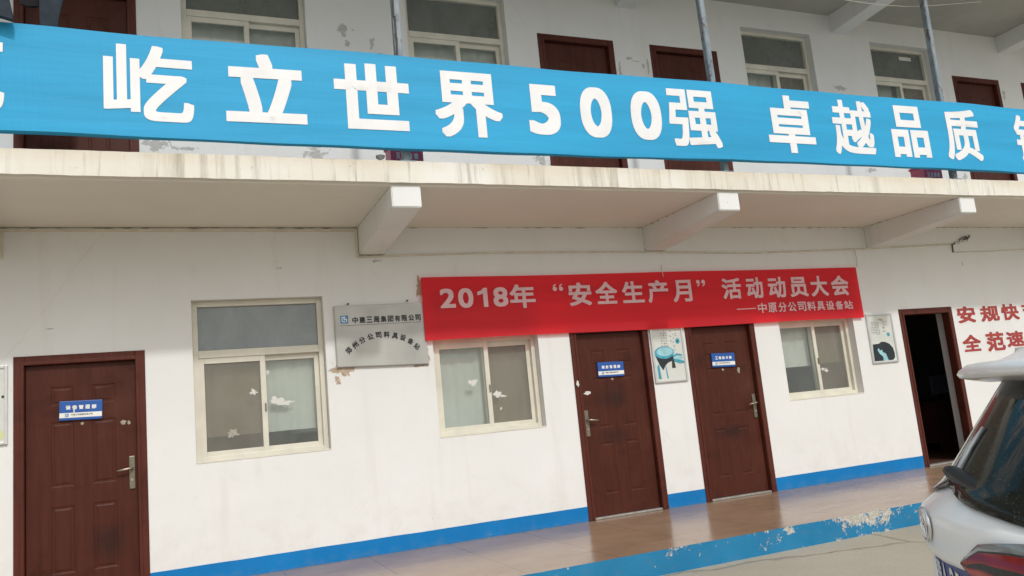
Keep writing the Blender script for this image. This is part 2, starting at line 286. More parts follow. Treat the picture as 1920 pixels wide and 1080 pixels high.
M = dict(
    plaster=plaster_mat(), soffit=soffit_mat(), roofpaint=simple('grey_roof_soffit', (0.42, 0.41, 0.37), 0.85, var=0.12, scale=1.5), deck=simple('grey_concrete_deck', (0.44, 0.44, 0.42), 0.85, var=0.2, scale=3),
    smear=simple('grey_glass_smear', (0.36, 0.345, 0.29), 0.8, var=0.2, scale=40), edge=slab_edge_mat(),
    door=door_mat('brown_door_leaf', (0.062, 0.0165, 0.0100), (0.080, 0.0225, 0.014)),
    dframe=door_mat('brown_door_frame', (0.080, 0.0215, 0.0145), (0.104, 0.028, 0.019)),
    wframe=simple('cream_plastic_frame', (0.66, 0.635, 0.54), 0.4, var=0.10, scale=4),
    glass=glass_mat('pale_pane', (0.90, 0.93, 0.91), (0.58, 0.61, 0.58), 0.11, 0.05),
    glass_top=glass_mat('frosted_blue_pane', (0.66, 0.72, 0.74), (0.33, 0.375, 0.385), 0.62, 0.09),
    glass_scr=glass_mat('screened_brown_pane', (0.76, 0.74, 0.68), (0.42, 0.41, 0.37), 0.28, 0.045),
    glass_up=glass_mat('upper_dark_pane', (0.66, 0.69, 0.66), (0.30, 0.32, 0.30), 0.48, 0.06),
    curtain=simple('pale_curtain', (0.68, 0.68, 0.66), 0.85, var=0.10, scale=3),
    blind=simple('grey_green_blind', (0.50, 0.53, 0.47), 0.85, var=0.10, scale=3),
    blue=cloth_mat('blue_banner_cloth', (0.030, 0.380, 0.680), 0.0, 0.12),
    white=simple('white_print', (0.80, 0.80, 0.80), 0.6, var=0.04),
    red=cloth_mat('red_banner_cloth', (0.84, 0.032, 0.046), 0.24, 0.26),
    pink=simple('silver_pink_print', (0.68, 0.44, 0.46), 0.5, var=0.06),
    steel=simple('brushed_steel_plate', (0.40, 0.40, 0.375), 0.42, metal=0.5, var=0.12, scale=3),
    black=simple('black_print', (0.025, 0.025, 0.025), 0.5),
    logo=simple('blue_print', (0.03, 0.19, 0.42), 0.5),
    signblue=simple('blue_sign_plastic', (0.010, 0.090, 0.36), 0.32, var=0.08),
    signwhite=simple('white_sign_plastic', (0.78, 0.78, 0.74), 0.4, var=0.05),
    skirting=skirting_mat(), riser=step_paint_mat(), porch=porch_mat(), ground=ground_mat(),
    pole=rust_pole_mat(), conduit=simple('cream_trunking', (0.66, 0.61, 0.51), 0.55, var=0.15, scale=9),
    wire=simple('dark_wire', (0.07, 0.06, 0.05), 0.6), wirew=simple('pale_wire', (0.6, 0.58, 0.52), 0.6),
    seam=simple('grimy_joint', (0.20, 0.165, 0.12), 0.9, var=0.4, scale=14),
    grey=simple('bare_grey_render', (0.42, 0.415, 0.395), 0.9, var=0.18, scale=8, bump=0.3),
    tan=simple('peeled_brown_render', (0.46, 0.36, 0.27), 0.9, var=0.35, scale=22, bump=0.3),
    letter=simple('faded_red_paint', (0.36, 0.045, 0.04), 0.6, var=0.30, scale=30),
    halo=simple('white_letter_edge', (0.80, 0.80, 0.78), 0.6, var=0.04),
    brass=simple('tarnished_handle_metal', (0.20, 0.185, 0.14), 0.42, metal=0.7, var=0.2, scale=20),
    lever=simple('worn_lever_metal', (0.38, 0.33, 0.25), 0.36, metal=0.7, var=0.15, scale=20),
    alu=simple('aluminium_frame', (0.60, 0.61, 0.60), 0.38, metal=0.6, var=0.08),
    paper=simple('poster_paper', (0.62, 0.64, 0.60), 0.35, var=0.06, scale=5),
    teal=simple('teal_ink', (0.05, 0.32, 0.42), 0.4, var=0.35, scale=12),
    tealpale=simple('pale_teal_ink', (0.30, 0.58, 0.64), 0.4, var=0.2, scale=10),
    ink=simple('dark_ink', (0.012, 0.020, 0.026), 0.4, var=0.3, scale=9),
    scrap=simple('white_paper_scrap', (0.66, 0.655, 0.62), 0.8, var=0.08, scale=40),
    firebox=simple('maroon_box_paint', (0.66, 0.11, 0.19), 0.4, var=0.15, scale=10),
    threshold=simple('worn_metal_threshold', (0.36, 0.35, 0.32), 0.5, metal=0.4, var=0.3, scale=14),
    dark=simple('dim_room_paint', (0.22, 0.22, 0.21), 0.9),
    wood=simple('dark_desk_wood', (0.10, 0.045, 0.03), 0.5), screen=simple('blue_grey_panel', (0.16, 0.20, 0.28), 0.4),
    navy=simple('navy_cloth', (0.020, 0.030, 0.042), 0.9, var=0.25, scale=14, bump=0.3),
    blackcloth=simple('black_cloth', (0.008, 0.008, 0.010), 0.9, var=0.3, scale=14),
    car=car_paint_mat(), carglass=car_glass_mat(),
    carblack=simple('black_car_plastic', (0.018, 0.019, 0.022), 0.42, var=0.2, scale=30),
    tyre=simple('rubber', (0.02, 0.02, 0.02), 0.85), rim=simple('alloy_rim', (0.55, 0.55, 0.56), 0.28, metal=0.9),
    chrome=simple('chrome', (0.82, 0.82, 0.82), 0.10, metal=1.0, var=0.03),
    lampred=simple('red_lamp_lens', (0.30, 0.012, 0.016), 0.12, var=0.2, scale=20, coat=0.5),
    lamppink=simple('pale_red_lamp_lens', (0.42, 0.07, 0.07), 0.16, var=0.25, scale=25, coat=0.5),
    lampclear=simple('clear_lamp_lens', (0.22, 0.24, 0.24), 0.10, var=0.25, scale=15, coat=0.5),
    lampdark=simple('dark_lamp_trim', (0.035, 0.035, 0.035), 0.3, var=0.5, scale=60),
    plate=simple('blue_number_plate', (0.014, 0.030, 0.22), 0.35, var=0.08),
)

# ------------------------------------------------------------------ mesh helpers
def obj(name, bm, mats, parent=None, smooth=False):
    me = bpy.data.meshes.new(name); bm.normal_update(); bm.to_mesh(me); bm.free()
    for x in (mats if isinstance(mats, (list, tuple)) else [mats]): me.materials.append(x)
    if smooth:
        for p in me.polygons: p.use_smooth = True
    o = bpy.data.objects.new(name, me); C.objects.link(o)
    if parent: o.parent = parent
    return o
def tag(o, label=None, cat=None, group=None, kind=None):
    if label: o['label'] = label
    if cat: o['category'] = cat
    if group: o['group'] = group
    if kind: o['kind'] = kind
    return o
def empty(name, loc=(0, 0, 0), rz=0.0):
    o = bpy.data.objects.new(name, None); C.objects.link(o); o.location = loc; o.rotation_euler = (0, 0, rz); o.empty_display_size = 0.1
    return o
def box(bm, x0, x1, y0, y1, z0, z1, mi=0, bev=0.0):
    vs = [bm.verts.new(p) for p in ((x0,y0,z0),(x1,y0,z0),(x1,y1,z0),(x0,y1,z0),(x0,y0,z1),(x1,y0,z1),(x1,y1,z1),(x0,y1,z1))]
    fs = [bm.faces.new([vs[i] for i in q]) for q in ((0,3,2,1),(4,5,6,7),(0,1,5,4),(1,2,6,5),(2,3,7,6),(3,0,4,7))]
    for f in fs: f.material_index = mi
    if bev:
        es = list({e for f in fs for e in f.edges})
        r = bmesh.ops.bevel(bm, geom=es, offset=bev, segments=2, affect='EDGES', profile=0.6)
        for f in r['faces']: f.material_index = mi
    return vs
def B(*args, **k):
    bm = bmesh.new(); box(bm, *args, **k); return bm
def tube(bm, pts, r, seg=8, mi=0):
    pts = [Vector(p) for p in pts]; rings = []
    for i, p in enumerate(pts):
        d = (pts[min(i+1, len(pts)-1)] - pts[max(i-1, 0)]).normalized()
        a = d.cross(Vector((0, 0, 1)) if abs(d.z) < 0.9 else Vector((1, 0, 0))).normalized(); b = d.cross(a)
        rr = r[i] if isinstance(r, (list, tuple)) else r
        rings.append([bm.verts.new(p + rr*(cos(2*pi*k/seg)*a + sin(2*pi*k/seg)*b)) for k in range(seg)])
    for A_, B_ in zip(rings, rings[1:]):
        for k in range(seg):
            f = bm.faces.new((A_[k], A_[(k+1) % seg], B_[(k+1) % seg], B_[k])); f.material_index = mi; f.smooth = True
    for rg in (rings[0], rings[-1]):
        f = bm.faces.new(rg); f.material_index = mi
def blob(bm, cx, cz, rx, rz, y, seed, n=40, rough=0.45, mi=0, th=0.0):
    """an irregular flat patch on a wall facing -y"""
    vs = []
    for k in range(n):
        a = 2*pi*k/n
        q = 1 + rough*mnoise.noise(Vector((cos(a)*1.3+seed*7.1, sin(a)*1.3, seed))) + rough*0.7*mnoise.noise(Vector((cos(a)*4+seed, sin(a)*4, seed*3.3)))
        vs.append(bm.verts.new((cx + rx*q*cos(a), y, cz + rz*q*sin(a))))
    f = bm.faces.new(vs); f.material_index = mi
    return f

# ------------------------------------------------------------------ lettering
_glyphs = {}
def glyph(ch, off):
    key = (ch, off)
    if key not in _glyphs:
        c = bpy.data.curves.new('g', 'FONT'); c.body = ch; c.size = 1.0; c.offset = off; c.resolution_u = 7
        o = bpy.data.objects.new('g', c); C.objects.link(o)
        dg = bpy.context.evaluated_depsgraph_get(); dg.update()
        me = o.evaluated_get(dg).to_mesh()
        vs = [(v.co.x, v.co.y) for v in me.vertices]; fs = [tuple(p.vertices) for p in me.polygons]
        bpy.data.objects.remove(o); bpy.data.curves.remove(c)
        _glyphs[key] = (vs, fs)
    return _glyphs[key]
def bold_copies(off):
    """the regular glyph is thickened by stacking copies shifted by the extra half stroke width, a hair apart in depth"""
    if off <= 0: return [(0.0, 0.0)]
    n = 3 if off > 0.021 else 2
    e = [k/n for k in range(-n, n+1)]
    return [(0, 0)] + [(a*off, b*off) for a in e for b in e if max(abs(a), abs(b)) == 1]
def put_char(bm, ch, x0, x1, z0, z1, yf, off=0.03, rot=0.0, mi=0):
    base, bf = glyph(ch, 0.0); n0 = len(base); vs, fs, dep = [], [], []
    for k, (ox, oz) in enumerate(bold_copies(off)):
        vs += [(a+ox, b+oz) for a, b in base]; fs += [tuple(i+k*n0 for i in f) for f in bf]; dep += [k*0.00006]*n0
    ax, bx_ = min(v[0] for v in vs), max(v[0] for v in vs); az, bz = min(v[1] for v in vs), max(v[1] for v in vs)
    cx, cz = (x0+x1)/2, (z0+z1)/2; out = []
    for (a, b), dd in zip(vs, dep):
        x = x0 + (a-ax)/(bx_-ax)*(x1-x0); z = z0 + (b-az)/max(1e-6, bz-az)*(z1-z0)
        if rot:
            dx, dz = x-cx, z-cz; x, z = cx+dx*cos(rot)-dz*sin(rot), cz+dx*sin(rot)+dz*cos(rot)
        out.append(bm.verts.new((x, (yf(x, z) if callable(yf) else yf)-dd, z)))
    for f in fs:
        try: bm.faces.new([out[i] for i in f]).material_index = mi
        except ValueError: pass
def face_out(bm):
    """make every flat letter face look towards -y"""
    bm.normal_update()
    for f in bm.faces:
        if f.normal.y > 0: f.normal_flip()
def put_row(bm, text, x0, x1, z0, z1, y, off=0.03, gap=0.18, mi=0):
    n = len(text); pitch = (x1-x0)/(n - gap)
    for i, ch in enumerate(text):
        if ch != ' ': put_char(bm, ch, x0+i*pitch, x0+i*pitch+pitch*(1-gap), z0, z1, y, off, mi=mi)

# ------------------------------------------------------------------ ground and porch
bm = bmesh.new(); g = 250
vs = [bm.verts.new(p) for p in ((-g,-g,-0.195),(g,-g,-0.195),(g,g,-0.195),(-g,g,-0.195))]; bm.faces.new(vs)
tag(obj('ground', bm, M['ground']), 'pale yellowish concrete yard with thin cracks in front of the building', 'ground', kind='structure')

bm = bmesh.new(); rnd = random.Random(4)
X0, X1, PY = -6.0, 17.0, -2.03
nx = 300; top_b, top_f, low = [], [], []
for i in range(nx+1):
    x = X0 + (X1-X0)*i/nx
    j = 0.010*mnoise.noise(Vector((x*2.1, 0, 0))) + 0.006*mnoise.noise(Vector((x*9, 3, 0)))
    top_b.append(bm.verts.new((x, 0.26, 0.0))); top_f.append(bm.verts.new((x, PY-j, 0.0))); low.append(bm.verts.new((x, PY-0.008-j*0.4, -0.22)))
for i in range(nx):
    f = bm.faces.new((top_f[i], top_f[i+1], top_b[i+1], top_b[i])); f.material_index = 0
    f = bm.faces.new((low[i], low[i+1], top_f[i+1], top_f[i])); f.material_index = 1
tag(obj('pavement', bm, [M['porch'], M['riser']]), 'raised porch of polished brown tiles with a flaking blue painted step', 'porch', kind='structure')

# ------------------------------------------------------------------ office building
bld = empty('office_building', (0, 0, 0))
tag(bld, 'two-storey white plastered office block with brown doors and a cantilevered balcony', 'building')

DOORS = [(-1.324, -0.30), (3.980, 4.995), (5.500, 6.520), (8.955, 9.958)]
UDOORS = [(-1.324, -0.303), (3.980, 5.002), (5.525, 6.548), (10.858, 11.873), (12.394, 13.41)]
WINS = [(0.102, 1.311), (2.405, 3.598), (6.910, 8.130)]
UWINS = [(0.100, 1.308), (2.398, 3.591), (6.992, 8.181), (9.281, 10.469)]
WZ = (1.042, 2.541); UWZ = (4.492, 5.992); DT = 2.10; UF, UDT = 3.455, 5.597
TH = 0.26; ROOFZ = 6.32
openings = [(a, b, 0.0, DT) for a, b in DOORS] + [(a, b, UF, UDT) for a, b in UDOORS] + [(a, b, *WZ) for a, b in WINS] + [(a, b, *UWZ) for a, b in UWINS]
bm = bmesh.new()
xs = sorted({X0, X1, *[v for o in openings for v in o[:2]]}); zs = sorted({-0.05, 7.0, *[v for o in openings for v in o[2:]]})
cache = {}
def V(x, y, z):
    k = (round(x, 4), round(y, 4), round(z, 4))
    if k not in cache: cache[k] = bm.verts.new(k)
    return cache[k]
for xa, xb in zip(xs, xs[1:]):
    for za, zb in zip(zs, zs[1:]):
        cx, cz = (xa+xb)/2, (za+zb)/2
        if any(o[0] < cx < o[1] and o[2] < cz < o[3] for o in openings): continue
        bm.faces.new((V(xa,0,za), V(xb,0,za), V(xb,0,zb), V(xa,0,zb)))
        bm.faces.new((V(xa,TH,za), V(xa,TH,zb), V(xb,TH,zb), V(xb,TH,za)))
for a, b, c, d in openings:                      # reveals
    for p, q in (((a,c),(a,d)), ((a,d),(b,d)), ((b,d),(b,c)), ((b,c),(a,c))):
        bm.faces.new((V(p[0],0,p[1]), V(q[0],0,q[1]), V(q[0],TH,q[1]), V(p[0],TH,p[1])))
obj('front_wall', bm, M['plaster'], bld)
# rear and inner walls so that the rooms are dark and closed
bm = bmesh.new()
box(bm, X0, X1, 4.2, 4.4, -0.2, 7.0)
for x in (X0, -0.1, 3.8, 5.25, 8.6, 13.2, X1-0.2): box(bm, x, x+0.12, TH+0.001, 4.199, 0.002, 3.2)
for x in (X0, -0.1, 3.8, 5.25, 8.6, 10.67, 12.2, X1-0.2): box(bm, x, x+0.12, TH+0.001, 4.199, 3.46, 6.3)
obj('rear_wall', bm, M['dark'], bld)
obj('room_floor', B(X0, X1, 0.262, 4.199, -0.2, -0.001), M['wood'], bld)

SE = -1.50                                        # slab edge
bm = bmesh.new()
nx = 260; ring = []
for i in range(nx+1):
    x = X0 + (X1-X0)*i/nx
    a = 0.006*mnoise.noise(Vector((x*1.3, 1, 0))) + 0.004*mnoise.noise(Vector((x*7, 5, 0)))
    b = 0.006*mnoise.noise(Vector((x*1.1, 9, 0))) + 0.005*mnoise.noise(Vector((x*8, 2, 0)))
    ring.append([bm.verts.new(p) for p in ((x, -0.001, 3.24), (x, SE+0.055, 3.24), (x, SE+0.05, 3.262+b), (x, SE+a, 3.258+b), (x, SE+a, 3.445+a), (x, SE+0.012, 3.455+a), (x, -0.001, 3.455))])
for A_, B_ in zip(ring, ring[1:]):
    for k in range(6):
        f = bm.faces.new((A_[k], B_[k], B_[k+1], A_[k+1])); f.material_index = 1 if k in (3, 4) else 2 if k == 5 else 0
for rg in (ring[0], ring[-1]): bm.faces.new(rg)
bmesh.ops.recalc_face_normals(bm, faces=bm.faces)
obj('balcony_slab', bm, [M['soffit'], M['edge'], M['deck']], bld)
obj('room_ceiling', B(X0, X1, TH+0.001, 4.199, 3.2, 3.455), M['dark'], bld)

BEAMS = [-1.715, 1.703, 5.100, 8.585, 12.00]
def beam(x, zc, zw, ze, yend, w=0.262):
    bm = bmesh.new()
    q = [(x,-0.002,zw),(x,-0.002,zc),(x,yend,zc),(x,yend,ze)]
    L = [bm.verts.new(p) for p in q]; R_ = [bm.verts.new((p[0]+w, p[1], p[2])) for p in q]
    bm.faces.new(L); bm.faces.new(R_[::-1])
    for k in range(4): bm.faces.new((L[k], R_[k], R_[(k+1)%4], L[(k+1)%4]))
    bmesh.ops.recalc_face_normals(bm, faces=bm.faces)
    es = [e for e in bm.edges if not all(v.co.y > -0.01 for v in e.verts) and not all(v.co.z > zc-0.001 for v in e.verts)]
    bmesh.ops.bevel(bm, geom=es, offset=0.008, segments=2, affect='EDGES')
    return obj('beam', bm, M['plaster'], bld)
for x in BEAMS:
    beam(x, 3.239, 2.952, 3.050, -1.462)
    beam(x, ROOFZ-0.001, 6.055, 6.15, -1.9)
bm = bmesh.new(); box(bm, X0, X1, -2.05, 4.4, ROOFZ, 6.55)
obj('roof_slab', bm, M['roofpaint'], bld)

# skirting band between the doors, 2.5 mm proud
SK = [(X0, DOORS[0][0])] + [(DOORS[i][1], DOORS[i+1][0]) for i in range(3)] + [(DOORS[3][1], X1)]
for a, b in SK:
    bm = bmesh.new(); n = max(2, int((b-a)/0.12)); r2 = []
    for i in range(n+1):
        x = a + (b-a)*i/n; j = 0.003*mnoise.noise(Vector((x*3, 7, 1)))
        r2.append((bm.verts.new((x,-0.0025,0.001)), bm.verts.new((x,-0.0025,0.155+j)), bm.verts.new((x,0.001,0.155+j))))
    for P_, Q_ in zip(r2, r2[1:]):
        bm.faces.new((P_[0],Q_[0],Q_[1],P_[1])); bm.faces.new((P_[1],Q_[1],Q_[2],P_[2]))
    obj('skirting', bm, M['skirting'], bld)

# dark ragged joint where soffit meets wall, one ribbon per bay, and down one side of every beam
def ribbon(pts, wfun, nrm, name='joint_crack'):
    """a thin ragged strip: pts along the joint, width grows along nrm"""
    bm = bmesh.new(); pr = None
    for i, p in enumerate(pts):
        q = Vector(p)+Vector(nrm)*wfun(i); cu = (bm.verts.new(p), bm.verts.new(q))
        if pr: bm.faces.new((pr[0], cu[0], cu[1], pr[1]))
        pr = cu
    return obj(name, bm, M['seam'], bld)
def rag(seed, f=9.0, lo=0.0008, hi=0.010): return lambda i: lo + hi*max(0.0, mnoise.noise(Vector((i*0.35, seed, 0)))*1.6+0.05)
for a_, b_, sd_ in zip([-2.0]+[x+0.265 for x in BEAMS[1:4]], [x-0.002 for x in BEAMS[1:]], (1, 2, 3, 4)):
    n = int((b_-a_)/0.03)
    ribbon([(a_+(b_-a_)*i/n, -0.0022, 3.2385) for i in range(n+1)], rag(sd_*5.3), (0, 0, -1))
for k, bx in enumerate(BEAMS[1:4]):
    ribbon([(bx-0.001, -0.0024, 2.95+0.288*i/20) for i in range(21)], rag(31+k, hi=0.008), (-1, 0, 0))
    ribbon([(bx+0.27*i/20, -0.0024, 2.951) for i in range(21)], rag(51+k, lo=0.003, hi=0.007), (0, 0, -1))
    ribbon([(bx-0.0008, -0.05-1.35*i/60, 3.2385) for i in range(61)], rag(71+k, hi=0.009), (0, 0, -1))

# flaked patches of bare render
def patches(lst, name='peeled_patch', mat='grey'):
    for i, parts in enumerate(lst):
        for (cx, cz, rx, rz, sd_) in parts:
            bm = bmesh.new(); blob(bm, cx, cz, rx, rz, -0.0018-0.0006*parts.index((cx,cz,rx,rz,sd_)), sd_, n=72, rough=0.75); face_out(bm); obj(name, bm, M[mat], bld)
patches([[(1.47, 1.80, 0.085, 0.05, 21.0), (1.40, 1.81, 0.06, 0.018, 22.0)], [(2.335, 1.87, 0.025, 0.07, 23.0)], [(2.27, 1.80, 0.06, 0.022, 24.0)], [(1.41, 1.70, 0.03, 0.04, 25.0)],
         [(2.31, 2.60, 0.035, 0.09, 26.5)]], mat='tan')

# ---- doors
def door_leaf_bm(x0, x1, z0, z1, y):
    """steel leaf with six pressed panels (front faces -y)"""
    bm = bmesh.new()
    W_, H_ = x1-x0, z1-z0
    cols = [(0.215, 0.425), (0.590, 0.810)]
    rows = [(0.112, 0.392), (0.472, 0.752), (0.822, 0.905)]
    xs_ = [0] + [c for p in cols for c in p] + [1]; zs_ = [0] + [c for p in rows for c in p] + [1]
    for i in range(5):
        for j in range(7):
            a, b, c, d = x0+xs_[i]*W_, x0+xs_[i+1]*W_, z0+zs_[j]*H_, z0+zs_[j+1]*H_
            if i % 2 and j % 2:
                def rect(ins, yy): return [bm.verts.new(p) for p in ((a+ins,yy,c+ins),(b-ins,yy,c+ins),(b-ins,yy,d-ins),(a+ins,yy,d-ins))]
                R0, R1, R2, R3 = rect(0, y), rect(0.010, y+0.005), rect(0.024, y+0.005), rect(0.036, y+0.0005)
                for P_, Q_ in ((R0,R1),(R1,R2),(R2,R3)):
                    for k in range(4): bm.faces.new((P_[k], P_[(k+1)%4], Q_[(k+1)%4], Q_[k]))
                bm.faces.new(R3)
            else: bm.faces.new([bm.verts.new(p) for p in ((a,y,c),(b,y,c),(b,y,d),(a,y,d))])
    box(bm, x0, x1, y+0.010, y+0.05, z0, z1)
    bmesh.ops.remove_doubles(bm, verts=bm.verts, dist=0.0003)
    return bm
def make_door(x0, x1, z0, z1, hand, label=None, leaf=True):
    J = 0.082
    bm = bmesh.new()
    for a, b in ((x0, x0+J), (x1-J, x1)):
        box(bm, a+0.0005, b-0.0005, -0.010, 0.10, z0+0.002, z1-0.001, bev=0.006)
        # moulded step of the jamb
        s = 1 if a == x0 else -1
        e = b if s > 0 else a
        box(bm, min(e-s*0.030, e-s*0.004), max(e-s*0.030, e-s*0.004), -0.018, -0.004, z0+0.004, z1-J+0.03, bev=0.004)
    box(bm, x0+J, x1-J, -0.010, 0.10, z1-J, z1-0.001, bev=0.006)
    box(bm, x0+J-0.03, x1-J+0.03, -0.017, -0.004, z1-J+0.004, z1-J+0.030, bev=0.004)
    d = obj('door', bm, M['dframe'], bld)
    if label: d['label'] = label
    a, b = x0+J+0.004, x1-J-0.004
    bm = B(x0+J, x1-J, -0.004, 0.10, z0+0.002, z0+0.022, bev=0.004); obj('threshold', bm, M['threshold'], d)
    if not leaf:
        lf = obj('leaf', door_leaf_bm(0, b-a, z0+0.03, z1-J-0.004, 0), M['door'], d); lf.location = (a, 0.11, 0); lf.rotation_euler = (0, 0, radians(84)); return d
    obj('leaf', door_leaf_bm(a, b, z0+0.026, z1-J-0.004, 0.045), M['door'], d)
    hx = b-0.040 if hand > 0 else a+0.040
    bm = B(hx-0.024, hx+0.024, 0.030, 0.047, z0+0.885, z0+1.17, bev=0.006); obj('handle_plate', bm, M['brass'], d)
    bm = bmesh.new(); s = -hand
    tube(bm, [(hx, 0.03, z0+1.065), (hx, -0.012, z0+1.065), (hx+s*0.02, -0.022, z0+1.064), (hx+s*0.07, -0.024, z0+1.058), (hx+s*0.118, -0.018, z0+1.052)], [0.012, 0.012, 0.012, 0.010, 0.008])
    obj('handle', bm, M['lever'], d, True)
    bm = bmesh.new(); tube(bm, [(hx, 0.031, z0+0.965), (hx, 0.022, z0+0.965)], 0.013, 12); obj('keyhole', bm, M['lever'], d)
    bm = bmesh.new(); cx = (a+b)/2 - 0.0*hand; tube(bm, [(cx, 0.046, z0+1.49), (cx, 0.036, z0+1.49)], [0.015, 0.010], 12); obj('peephole', bm, M['lever'], d)
    return d
d1 = make_door(*DOORS[0], 0.0, DT, 1); d2 = make_door(*DOORS[1], 0.0, DT, -1, 'scuffed brown door with handle on the left'); d3 = make_door(*DOORS[2], 0.0, DT, 1)
d4 = make_door(*DOORS[3], 0.0, DT, 1, 'brown door standing wide open onto a dark room', leaf=False)
uds = [make_door(a, b, UF, UDT, 1) for a, b in UDOORS]
bm = bmesh.new(); blob(bm, 4.155, 1.36, 0.045, 0.02, 0.0435, 31.0); face_out(bm); obj('paper_scrap', bm, M['scrap'], d2)
bm = bmesh.new(); blob(bm, 4.015, 1.47, 0.018, 0.03, -0.0185, 32.0); face_out(bm); obj('paper_scrap', bm, M['scrap'], d2)
bm = bmesh.new(); blob(bm, -0.49, 1.47, 0.022, 0.02, 0.0435, 33.0); blob(bm, -0.445, 1.465, 0.012, 0.018, 0.0435, 34.0); face_out(bm); obj('paper_scrap', bm, M['lever'], d1)
bm = bmesh.new(); blob(bm, 6.235, 1.47, 0.022, 0.035, 0.0435, 35.0); face_out(bm); obj('paper_scrap', bm, M['lever'], d3)
obj('notice', B(5.88, 6.16, 0.025, 0.043, 5.03, 5.10), M['scrap'], uds[2])
# black skirting inside the open door, on the deep plaster reveal
obj('inner_skirting', B(9.945, 9.957, 0.112, 0.2595, 0.003, 0.13), M['blackcloth'], d4)

# ---- windows
def make_window(x0, x1, z0, z1, panes, cur_parts, yf=0.095):
    """cream sliding window: outer frame + transom, two sashes, three panes"""
    FW = 0.050; zt = z0+0.960; YF, YB = yf, yf+0.10
    bm = bmesh.new()
    box(bm, x0+0.001, x0+FW, YF, YB, z0+0.001, z1-0.001, bev=0.004); box(bm, x1-FW, x1-0.001, YF, YB, z0+0.001, z1-0.001, bev=0.004)
    box(bm, x0+FW, x1-FW, YF, YB, z0+0.001, z0+0.050, bev=0.004); box(bm, x0+FW, x1-FW, YF, YB, z1-0.052, z1-0.001, bev=0.004)
    box(bm, x0+FW, x1-FW, YF-0.003, YB, zt, zt+0.070, bev=0.004)
    wn = obj('window', bm, M['wframe'], bld)
    bm = bmesh.new(); box(bm, x0+0.001, x1-0.001, -0.004, YF-0.001, z0-0.004, z0+0.010, bev=0.003); obj('sill', bm, M['wframe'], wn)
    xm = (x0+x1)/2 + 0.015
    for k, (a, b, y) in enumerate(((x0+FW-0.004, xm+0.028, YF+0.010), (xm-0.030, x1-FW+0.004, YF+0.046))):
        s = 0.050; c, d = z0+0.042, zt+0.004
        bm = bmesh.new()
        box(bm, a, a+s, y, y+0.032, c, d, bev=0.003); box(bm, b-s, b, y, y+0.032, c, d, bev=0.003)
        box(bm, a+s, b-s, y, y+0.032, c, c+s, bev=0.003); box(bm, a+s, b-s, y, y+0.032, d-s-0.008, d, bev=0.003)
        obj('sash', bm, M['wframe'], wn)
        obj('pane', B(a+s-0.004, b-s+0.004, y+0.013, y+0.018, c+s-0.004, d-s-0.004), M[panes[k]], wn)
    obj('pane', B(x0+FW-0.004, x1-FW+0.004, YF+0.04, YF+0.045, zt+0.066, z1-0.048), M[panes[2]], wn)
    obj('latch', B(xm+0.006, xm+0.02, YF-0.004, YF+0.012, z0+0.42, z0+0.50, bev=0.003), M['brass'], wn)
    for (a, b, c, d, mat) in cur_parts:
        bm = bmesh.new(); n = max(6, int((b-a)/0.02)); pr = None
        for i in range(n+1):
            x = a+(b-a)*i/n; y = 0.240 + 0.008*sin(x*31+c) + 0.005*sin(x*57)
            cu = (bm.verts.new((x, y, c+0.001*sin(x*8))), bm.verts.new((x, y, d)))
            if pr: bm.faces.new((pr[0], cu[0], cu[1], pr[1]))
            pr = cu
        o = obj('curtain', bm, M[mat], wn, True)
    return wn
def scraps(wn, lst):
    for (cx, cz, rx, rz, y, sd_, *mt) in lst:
        bm = bmesh.new(); blob(bm, cx, cz, rx, rz, y, sd_, n=64, rough=1.0); face_out(bm); obj('paper_scrap', bm, M[mt[0] if mt else 'scrap'], wn)
w1 = make_window(*WINS[0], *WZ, ('glass_scr', 'glass', 'glass_top'), [(0.14, 1.28, 1.265, 2.5, 'curtain')])
scraps(w1, [(0.625, 1.66, 0.032, 0.026, 0.116, 1.5), (0.44, 1.28, 0.045, 0.03, 0.116, 2.5, 'smear'), (0.855, 1.555, 0.05, 0.04, 0.152, 3.5), (0.91, 1.53, 0.06, 0.022, 0.1515, 4.7), (0.775, 1.83, 0.012, 0.02, 0.152, 5.5)])
w2 = make_window(*WINS[1], *WZ, ('glass', 'glass_scr', 'glass_top'), [(2.43, 3.56, 1.06, 2.5, 'curtain')])
scraps(w2, [(2.855, 1.57, 0.042, 0.034, 0.116, 6.5), (3.135, 1.435, 0.036, 0.034, 0.152, 7.5), (3.20, 1.41, 0.03, 0.010, 0.1515, 7.9), (3.155, 1.28, 0.010, 0.012, 0.152, 8.5)])
w3 = make_window(*WINS[2], *WZ, ('glass', 'glass_scr', 'glass_top'), [(7.04, 7.54, 1.455, 2.5, 'curtain'), (7.67, 8.10, 1.475, 2.5, 'curtain'), (7.56, 7.64, 1.06, 2.5, 'blind')])
scraps(w3, [(7.64, 1.40, 0.05, 0.015, 0.152, 9.5), (7.70, 1.375, 0.025, 0.02, 0.1515, 9.9)])
make_window(*UWINS[0], *UWZ, ('glass', 'glass', 'glass_up'), [(0.14, 1.27, 4.6, 5.92, 'curtain')])
make_window(*UWINS[1], *UWZ, ('glass', 'glass', 'glass_up'), [(2.43, 3.56, 4.6, 5.92, 'curtain')])
make_window(*UWINS[2], *UWZ, ('glass', 'glass_scr', 'glass_up'), [(7.02, 7.60, 4.6, 5.95, 'curtain'), (7.70, 8.15, 4.6, 5.95, 'blind')])
w7 = make_window(*UWINS[3], *UWZ, ('glass', 'glass_scr', 'glass_up'), [(9.32, 9.86, 4.6, 5.95, 'blind'), (10.0, 10.44, 4.6, 5.95, 'blind')])
obj('paper_scrap', B(9.98, 10.22, 0.126, 0.133, 5.83, 5.885), M['scrap'], w7)

